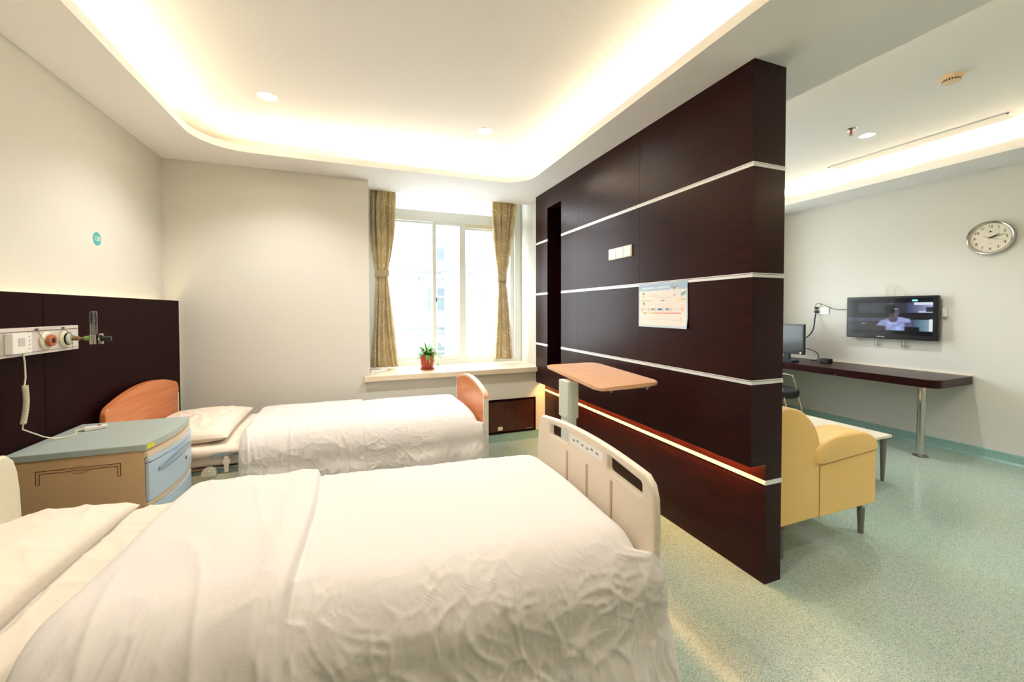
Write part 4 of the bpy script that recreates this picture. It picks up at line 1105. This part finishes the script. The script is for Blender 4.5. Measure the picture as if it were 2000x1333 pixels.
# television
tv = thing('television', (5.82, 2.82, 1.15), 'black flat television on the right wall showing a man in a white t-shirt', 'television')
TY0, TY1, TZ0, TZ1 = 2.397, 3.256, 1.155, 1.652
bm = B(); box(bm, 5.812, 5.862, TY0, TY1, TZ0, TZ1, .008, seg=3); obj('casing', bm, M['black'], tv)
def tv_col(u, v):
    # u left->right, v top->bottom of the visible panel
    if v < 0.115 or v > 0.885:
        return (10, 9, 14)
    vv = (v-.115)/.77
    n = noise.noise(Vector((u*9, vv*7, 1)))*8
    # background
    c = [40, 42, 48]
    if u < .13: c = [30, 30, 32]
    elif vv < .38: c = [52, 56, 66]
    elif vv < .55: c = [22, 22, 26]
    else: c = [84, 80, 112]
    if .55 < vv and u < .45: c = [70, 66, 92] if vv < .68 else [40, 38, 44]
    if u > .72 and vv < .36:
        k = (u-.72)/.28; c = [60+120*k, 66+120*k, 96+130*k]
        if vv < .09 and u > .80: c = [235, 245, 255]
        if .30 < vv and u > .85: c = [200, 220, 245]
    if u > .76 and .36 <= vv < .60: c = [34, 30, 34]
    if u > .80 and vv >= .60: k = (u-.8)/.2; c = [70+90*k, 100+90*k, 120+90*k]
    if u > .963 and vv > .58: c = [245, 250, 255]
    if u > .93 and .17 < vv < .33: c = [50, 48, 60]
    # torso (white t-shirt)
    sx = (u-.60)
    sh_top = .50+abs(sx+0.01)**1.7*1.9+0.06*(sx < -.06)
    inside = (vv > sh_top and ((-.20-.3*(vv-.7) < sx < .17+.1*(vv-.7)) if vv < .84 else (-.15 < sx < .12)))
    if inside:
        k = 150+60*noise.noise(Vector((u*12, vv*9, 5)))+30*max(0, sx*3)
        c = [min(240, k*.82+30), min(240, k*.86+36), min(255, k+66)]
        if sx > .10 and vv > .70: c = [100, 92, 128]
    if sx > -.30 and sx < -.12 and vv > .86: c = [46, 34, 40]
    if sx > .10 and sx < .26 and vv > .86: c = [16, 16, 26]
    # neckline
    if ((u-.565)/.055)**2+((vv-.56)/.15)**2 < 1: c = [92, 78, 90]
    # head (turned to the right)
    if ((u-.575)/.062)**2+((vv-.34)/.20)**2 < 1:
        c = [66, 60, 68]
        if u > .575 and vv > .20: c = [96, 92, 104]
    if ((u-.535)/.078)**2+((vv-.24)/.155)**2 < 1 and not (u > .585 and vv > .24): c = [12, 12, 14]
    if ((u-.60)/.03)**2+((vv-.22)/.03)**2 < 1: c = [140, 136, 150]
    if abs(u-.545) < .012 and vv < .07: c = [70, 100, 120]
    if vv > .74 and vv < .80 and .16 < u < .24 and noise.noise(Vector((u*60, vv*40, 2))) > .1: c = [170, 176, 190]
    return tuple(max(0, min(255, x+n)) for x in c)
SY0, SY1, SZ0, SZ1 = TY0+0.042, TY1-0.024, TZ0+0.052, TZ1-0.025
def tv_soft(u, v):
    a = [tv_col(u+du, v+dv) for du, dv in ((-.006, -.004), (.006, -.006), (-.004, .008), (.007, .006), (0, 0))]
    return tuple(sum(c[k] for c in a)/5*0.82 for k in range(3))
painted_sheet('screen', M['screen'], 190, 106, lambda u, v: Vector((5.8112, SY1-(SY1-SY0)*u, SZ1-(SZ1-SZ0)*v)), tv_soft, tv)
bm = B(); prism(bm, rrect(2.565, 2.615, 1.592, 1.610, .008, 5), 'x', 5.8098, 5.8108); tag(obj('channel_badge', bm, M['cyan'], tv, smooth=False), 'glowing cyan channel badge on the screen')
bm = B(); add_text(bm, 'SAMSUNG', 0.018, (5.8113, 2.90, TZ0+0.022), (0, -1, 0), (0, 0, 1), 0.0004); tag(obj('brand_lettering', bm, M['white'], tv, smooth=False), 'small white maker lettering')
bm = B(); box(bm, 5.862, 5.898, 2.62, 3.05, 1.30, 1.55); obj('wall_bracket', bm, M['blackm'], tv, smooth=False)
for y in (2.975, 2.715):
    bm = B(); box(bm, 5.872, 5.876, y-.015, y-.011, 1.075, 1.30); box(bm, 5.872, 5.876, y+.011, y+.015, 1.075, 1.30); box(bm, 5.870, 5.884, y-.018, y+.018, 1.068, 1.078); obj('bracket_hook', bm, M['steel'], tv, smooth=False)
bm = B(); box(bm, 5.872, 5.897, 2.355, 2.392, 1.42, 1.51, .002); tag(obj('tv_socket_box', bm, M['white']), 'small white socket box on the wall at the right edge of the television', 'socket')
bm = B()
def bez(p, q, r, s, n=18):
    p, q, r, s = map(Vector, (p, q, r, s)); return [(1-t)**3*p+3*(1-t)**2*t*q+3*(1-t)*t*t*r+t**3*s for t in [k/n for k in range(n+1)]]
tube(bm, bez((5.885, 2.72, 1.645), (5.885, 2.75, 1.75), (5.885, 2.78, 1.80), (5.885, 2.80, 1.77))+bez((5.885, 2.80, 1.77), (5.885, 2.83, 1.72), (5.885, 2.83, 1.70), (5.885, 2.82, 1.645))[1:], 0.0035, 7)
tube(bm, bez((5.887, 2.80, 1.77), (5.887, 2.86, 1.83), (5.887, 2.90, 1.78), (5.887, 2.89, 1.645)), 0.003, 7)
tag(obj('antenna_cable', bm, M['cable'], tv), 'cream antenna cable')

# wall socket with plugs and cords
ws = thing('wall_socket', (5.89, 3.6, 1.48), 'white double wall socket left of the television', 'socket')
bm = B(); box(bm, 5.886, 5.8998, 3.508, 3.692, 1.432, 1.525, .003); obj('socket_plate', bm, M['white'], ws)
bm = B(); box(bm, 5.856, 5.886, 3.637, 3.672, 1.500, 1.535, .004); box(bm, 5.856, 5.886, 3.632, 3.672, 1.452, 1.492, .004); obj('plug', bm, M['blackm'], ws)
bm = B(); tube(bm, bez((5.86, 3.655, 1.53), (5.84, 3.66, 1.63), (5.86, 3.56, 1.56), (5.875, 3.45, 1.51))+bez((5.875, 3.45, 1.51), (5.88, 3.38, 1.49), (5.88, 3.32, 1.50), (5.876, 3.24, 1.50))[1:], 0.0035, 7)
obj('power_cord', bm, M['blackm'], tv)

# monitor, keyboard
mo = thing('computer_monitor', (5.50, 3.82, 0.812), 'black computer monitor on the wall desk, half hidden by the dark wall', 'monitor')
rot = Matrix.Translation((5.5, 3.80, 0)) @ Matrix.Rotation(math.radians(2), 4, 'Z')
bm = B(); box(bm, -0.018, 0.022, -0.235, 0.235, 0.90, 1.305, .006, mtx=rot); obj('bezel', bm, M['black'], mo)
bm = B(); box(bm, -0.0195, -0.0178, -0.215, 0.215, 0.945, 1.285, mtx=rot); obj('screen', bm, mat('dark_screen', rgb(40, 42, 46), 0.15), mo, smooth=False)
bm = B(); box(bm, 0.0, 0.03, -0.04, 0.04, 0.82, 0.95, .004, mtx=rot); prism(bm, [(5.5+.10*math.cos(a)*.9, 3.80+.13*math.sin(a)) for a in [2*PI*k/28 for k in range(28)]], 'z', 0.8125, 0.826, .003); obj('stand', bm, M['black'], mo)
bm = B(); cyl(bm, (5.478, 3.60, 0.925), (5.482, 3.60, 0.925), 0.012, n=14); obj('power_light', bm, M['white'], mo)
kb = thing('keyboard', (5.30, 3.68, 0.812), 'dark computer keyboard on the wall desk in front of the monitor', 'keyboard')
bm = B(); box(bm, 5.24, 5.38, 3.55, 3.98, 0.8125, 0.832, .004); obj('keyboard_body', bm, M['blackm'], kb)
bm = B()
for r in range(5):
    for c in range(18): box(bm, 5.252+r*.024, 5.272+r*.024, 3.562+c*.0225, 3.581+c*.0225, 0.832, 0.837)
obj('keycap', bm, M['black'], kb, smooth=False)
bm = B(); box(bm, 5.60, 5.70, 3.34, 3.44, 0.8125, 0.865, .006); tag(obj('power_adapter', bm, M['blackm']), 'black power box on the wall desk right of the monitor', 'adapter')
bm = B(); tube(bm, bez((5.858, 3.65, 1.455), (5.82, 3.66, 1.30), (5.80, 3.60, 1.20), (5.60, 3.63, 1.11)), 0.007, 8)
obj('power_cord', bm, M['blackm'], mo)
bm = B(); tube(bm, bez((5.53, 3.62, 1.0), (5.60, 3.50, 0.96), (5.64, 3.47, 0.94), (5.62, 3.46, 0.87))+bez((5.62, 3.46, 0.87), (5.60, 3.46, 0.83), (5.6, 3.5, 0.83), (5.57, 3.52, 0.83))[1:], 0.005, 8)
obj('adapter_cord', bm, M['blackm'], mo)

# clock
ck = thing('wall_clock', (5.9, 2.055, 2.045), 'round chrome rimmed wall clock with black numerals on the right wall', 'clock')
CY, CZ, CR = 2.055, 2.211, 0.167
bm = B(); lathe(bm, [(0.0, 0.002), (CR-0.012, 0.002), (CR, 0.012), (CR, 0.030), (CR-0.008, 0.043), (CR-0.020, 0.040), (CR-0.026, 0.026), (CR-0.027, 0.018)], (5.9, CY, CZ), 64, '-x'); obj('rim', bm, M['chrome'], ck, angle=60)
bm = B(); lathe(bm, [(0.0, 0.019), (CR-0.026, 0.019)], (5.9, CY, CZ), 64, '-x'); 
for f in list(bm.faces):
    if len(f.verts) > 4: bm.faces.remove(f)
bmesh.ops.remove_doubles(bm, verts=bm.verts, dist=1e-6)
obj('dial', bm, mat('cream_dial', rgb(238, 228, 206), 0.45), ck, smooth=False)
for h in range(1, 13):
    a = h*PI/6; r = 0.110
    bm = B(); add_text(bm, str(h), 0.036, (5.9-0.0200, CY-r*math.sin(a), CZ+r*math.cos(a)), (0, -1, 0), (0, 0, 1)); obj('numeral', bm, M['ink'], ck, smooth=False)
bm = B(); p = lambda u, v: (5.8798, CY-u, CZ+v)
for tri in (((-.010, .060), (.010, .060), (0, .070)), ((-.018, .053), (.018, .053), (0, .060))):
    vs = [bm.verts.new(p(*q)) for q in tri]; bm.faces.new(vs)
obj('dial_mark', bm, M['ink'], ck, smooth=False, recalc=False); bm = B()
vs = [bm.verts.new(p(*q)) for q in ((-.012, -.056), (.012, -.056), (.012, -.058), (-.012, -.058))]; bm.faces.new(vs)
obj('dial_mark', bm, M['ink'], ck, smooth=False, recalc=False)
def hand(name, ang, L, back, w, off, m=None):
    bm = B(); s, c = math.sin(ang), math.cos(ang)
    def q(t, k): return (5.9-off, CY-(t*s+k*c), CZ+(t*c-k*s))
    a = [q(-back, -w), q(-back, w), q(0.0, w*1.3), q(L, w*.35), q(L, -w*.35), q(0.0, -w*1.3)]
    v0 = [bm.verts.new(x) for x in a]; v1 = [bm.verts.new((x[0]-.001, x[1], x[2])) for x in a]
    bm.faces.new(v0); bm.faces.new(v1[::-1])
    for i in range(6): bm.faces.new((v0[i], v1[i], v1[(i+1) % 6], v0[(i+1) % 6]))
    obj(name, bm, m or M['ink'], ck, smooth=False)
hand('hour_hand', math.radians(62), 0.070, 0.010, 0.0045, 0.022)
hand('minute_hand', math.radians(77), 0.105, 0.012, 0.0032, 0.0245)
hand('second_hand', math.radians(112), 0.115, 0.045, 0.0010, 0.027)
bm = B(); cyl(bm, (5.881, CY, CZ), (5.871, CY, CZ), 0.006, n=14); obj('hub', bm, M['ink'], ck)

# armchair, its back to the middle wall
ac = thing('armchair', (2.75, 2.05, 0), 'yellow leather armchair with metal legs behind the dark wall', 'armchair')
AY0, AY1 = 1.585, 2.46
BZ = 0.238
def arm(y0, y1):
    bm = B(); prism(bm, rrect(2.60, 3.155, BZ, 0.61, 0.02, 4), 'y', y0, y1, .008); obj('arm_panel', bm, M['leather'], ac)
    bm = B()
    prof = spline([(2.55, 0.575), (2.545, 0.64), (2.60, 0.690), (2.72, 0.722), (2.88, 0.731), (3.02, 0.718), (3.11, 0.685), (3.155, 0.640), (3.162, 0.600)]) + [(3.155, 0.590), (2.60, 0.560)]
    soft_prism(bm, prof, y0-0.014, y1+0.014, .030); obj('armrest', bm, M['leather'], ac, angle=60)
arm(AY0, AY0+.17); arm(AY1-.17, AY1)
bm = B()
prof = [(2.235, BZ), (2.60, BZ), (2.60, 0.60)] + spline([(2.605, 0.66), (2.592, 0.73), (2.555, 0.80), (2.50, 0.86), (2.43, 0.905), (2.35, 0.925), (2.28, 0.920), (2.245, 0.895), (2.235, 0.86)])
soft_prism(bm, prof, AY0, AY1, .016); obj('backrest', bm, M['leather'], ac, angle=60)
bm = B(); box(bm, 2.58, 3.14, AY0+.172, AY1-.172, BZ, 0.46, .02, seg=4); obj('seat', bm, M['leather'], ac)
for p_ in ([(2.6015, AY0-0.0005, 0.235), (2.6015, AY0-0.0005, 0.56)], [(2.61, AY0-0.001, 0.556), (3.150, AY0-0.001, 0.584)]):
    bm = B(); tube(bm, p_, 0.0022, 6); obj('seam_piping', bm, M['seam'], ac)
for sx, xx in ((1, 3.145), (-1, 2.37)):
    for y in (1.66, 2.38):
        bm = B(); tube(bm, [(xx-sx*.24, y, BZ-.012), (xx-sx*.10, y, BZ-.020), (xx-sx*.02, y, BZ-.045), (xx, y, 0.165)], 0.014, 10)
        cyl(bm, (xx, y, 0.0), (xx, y, 0.178), 0.016, 0.023, n=20); obj('leg', bm, M['greyleg'], ac)

# coffee table
ct = thing('coffee_table', (4.0, 2.7, 0), 'low coffee table with pale top and grey metal legs beyond the armchair', 'coffee table')
bm = B(); box(bm, 3.70, 4.29, 2.045, 3.25, 0.398, 0.42, .003); obj('tabletop', bm, M['cream_top'], ct)
for x, sx in ((3.76, -1), (4.25, 1)):
    for y in (2.10, 3.19):
        bm = B(); box(bm, min(x+sx*.03, x-sx*.2), max(x+sx*.03, x-sx*.2), y-.014, y+.014, 0.376, 0.397, .003)
        cyl(bm, (x+sx*.022, y, 0.0), (x+sx*.026, y, 0.372), 0.013, 0.026, n=20); obj('leg', bm, M['greyleg'], ct)

# chair seen just past the middle wall
vc = thing('desk_chair', (4.72, 3.55, 0), 'dark chair with curved chrome frame at the wall desk, mostly hidden by the wall', 'chair')
bm = B(); prism(bm, [(4.72+.24*math.cos(2*PI*k/36), 3.40+.25*math.sin(2*PI*k/36)) for k in range(36)], 'z', 0.465, 0.555, .025); obj('seat', bm, M['blackm'], vc)
for x in (4.60, 4.84):
    bm = B(); tube(bm, spline([(x, 3.09, 0.012), (x, 3.17, 0.37), (x, 3.235, 0.62), (x, 3.255, 0.69), (x, 3.285, 0.712), (x, 3.34, 0.715), (x, 3.46, 0.715), (x, 3.515, 0.712), (x, 3.545, 0.69), (x, 3.565, 0.62), (x, 3.63, 0.37), (x, 3.71, 0.012)], 5), 0.011, 10); obj('side_frame', bm, M['chrome'], vc)

# ================================================================== CEILING FITTINGS
def downlight(x, y, z, label):
    t = thing('downlight', (x, y, z), label, 'downlight', None)
    bm = B(); lathe(bm, [(0.052, 0.0), (0.068, -0.002), (0.070, 0.0), (0.052, 0.012)], (x, y, z-.001), 36); obj('trim_ring', bm, M['pvc'], t)
    bm = B(); lathe(bm, [(0.0, -0.004), (0.040, -0.003), (0.051, 0.0)], (x, y, z-.002), 36); obj('lamp_lens', bm, M['lampw'], t); return t
downlight(-0.60, 3.33, 3.04, 'left one of the two lit downlights in the yellow glowing tray ceiling')
downlight(1.035, 3.32, 3.04, 'right one of the two lit downlights in the yellow glowing tray ceiling, nearer the window')
downlight(4.47, 2.36, 3.13, 'lit downlight in the sitting area ceiling beside the sprinkler head')
sd = thing('smoke_detector', (3.87, 1.555, 3.13), 'cream round smoke detector with dark slots on the sitting area ceiling', 'smoke detector')
SX_, SY_ = 3.90, 1.565
bm = B(); lathe(bm, [(0.0, 0.0), (0.062, 0.0), (0.060, -0.016), (0.052, -0.022), (0.050, -0.024), (0.0, -0.024)], (SX_, SY_, 3.13), 36); obj('base', bm, mat('peach_plastic', rgb(240, 210, 170), 0.5), sd)
bm = B(); lathe(bm, [(0.0, -0.024), (0.046, -0.024), (0.046, -0.036), (0.0, -0.036)], (SX_, SY_, 3.13), 36); obj('sensor_chamber', bm, mat('brown_slot', rgb(96, 56, 34), 0.7), sd)
bm = B(); lathe(bm, [(0.0, -0.036), (0.044, -0.036), (0.036, -0.046), (0.0, -0.048)], (SX_, SY_, 3.13), 36)
for k in range(20):
    a = 2*PI*k/20; c_ = Vector((SX_+.046*math.cos(a), SY_+.046*math.sin(a), 0)); cyl(bm, (c_.x, c_.y, 3.13-.036), (c_.x, c_.y, 3.13-.024), .0028, n=6)
obj('cap', bm, mat('cream_cap', rgb(236, 216, 184), 0.5), sd)
sk = thing('sprinkler_head', (4.18, 2.33, 3.13), 'small chrome and red sprinkler head hanging from the sitting area ceiling', 'sprinkler')
bm = B(); lathe(bm, [(0.0, 0), (0.040, 0), (0.036, -0.008), (0.012, -0.012), (0.0, -0.012)], (4.18, 2.33, 3.13), 28); obj('escutcheon', bm, M['chrome'], sk)
bm = B(); cyl(bm, (4.18, 2.33, 3.118), (4.18, 2.33, 3.085), .007, n=12); obj('bulb', bm, mat('red_bulb', rgb(190, 70, 50), .2), sk)
bm = B()
for s in (-1, 1): tube(bm, [(4.18, 2.33+s*.008, 3.118), (4.18, 2.33+s*.015, 3.10), (4.18, 2.33, 3.075)], .0022, 6)
lathe(bm, [(0.0, 0), (0.017, 0), (0.017, -0.0025), (0.0, -0.0025)], (4.18, 2.33, 3.076), 20); obj('deflector', bm, M['steel'], sk)
vn = thing('air_slot', (5.18, 2.35, 3.13), 'long narrow linear air slot in the ceiling next to the glowing cove', 'air vent')
bm = B(); box(bm, 5.05, 5.062, 1.68, 3.04, 3.122, 3.1299); box(bm, 5.20, 5.212, 1.68, 3.04, 3.122, 3.1299); box(bm, 5.05, 5.212, 1.68, 1.692, 3.122, 3.1299); box(bm, 5.05, 5.212, 3.028, 3.04, 3.122, 3.1299); obj('frame', bm, M['ceil'], vn, smooth=False)
bm = B()
for k in range(5): box(bm, 5.072+k*.025, 5.080+k*.025, 1.692, 3.028, 3.123, 3.1299)
obj('slat', bm, M['ceil'], vn, smooth=False)

# ================================================================== OUTSIDE
bm = B(); box(bm, -25, 40, 5.6, 70, -7.2, -7.0); tag(obj('courtyard_ground', bm, M['ground'], smooth=False), kind='structure')
def building(name, origin, ux, length, depth, z0, z1, label, floors, pitch, groups):
    """facade along ux starting at origin; windows, bands and pilasters stand out of it"""
    ux = Vector(ux).normalized(); n = Vector((ux.y, -ux.x, 0)); O = Vector(origin)
    t = thing(name, tuple(O+ux*length/2+Vector((0, 0, z0))), label, 'building')
    def wb(bm, a0, a1, d0, d1, za, zb):
        r = bmesh.ops.create_cube(bm, size=1)
        for v in r['verts']:
            a = a0 if v.co.x < 0 else a1; d = d0 if v.co.y < 0 else d1; z = za if v.co.z < 0 else zb
            v.co = O+ux*a+n*d+Vector((0, 0, z))
    bm = B(); wb(bm, 0, length, -depth, 0, z0, z1); obj('wall', bm, M['bwall'], t, smooth=False)
    bm = B()
    for z in floors: wb(bm, -.1, length+.1, 0, .25, z-0.18, z+0.18); wb(bm, -.1, length+.1, 0, .45, z+0.18, z+0.32)
    obj('cornice', bm, M['btrim'], t, smooth=False)
    k = 0; a = pitch*0.3
    while a+pitch*0.5 < length:
        for z in groups:
            f = B(); wa, wb_ = a+pitch*.12, a+pitch*.52
            for (p0, p1, q0, q1, dd) in ((wa, wa+.08, z, z+1.5, .09), (wb_-.08, wb_, z, z+1.5, .09), (wa+.01, wb_-.01, z+.005, z+.08, .08), (wa+.01, wb_-.01, z+1.42, z+1.495, .08), ((wa+wb_)/2-.05, (wa+wb_)/2+.05, z+.01, z+1.49, .07), (wa+.01, wb_-.01, z+.85, z+.95, .06)):
                wb(f, p0, p1, 0.0, dd, q0, q1)
            wo_ = obj('window', f, M['pvc'], t, smooth=False)
            g_ = B(); wb(g_, wa+.02, wb_-.02, 0.01, 0.03, z+.02, z+1.48); obj('pane', g_, M['bglass'], wo_, smooth=False)
        f = B(); wb(f, a-pitch*.16, a-pitch*.06, 0, .2, z0, z1); obj('pilaster', f, M['btrim'], t, smooth=False)
        a += pitch
    return t
# wing receding on the right, its facade facing the window from the right
building('white_wing_building', (4.7, 23.0, 0), (0.12, -1, 0), 15, 6, -7, 9, 'white building wing running away from the window on its right side', (3.5, -0.4), 3.2, (1.0, -2.2, 4.7))
building('white_end_building', (-9, 24.2, 0), (1, 0, 0), 20, 6, -7, 7.5, 'white building facing the window across the courtyard, with grey blue windows', (3.6, 0.3), 2.9, (1.4, -1.9, 4.4))
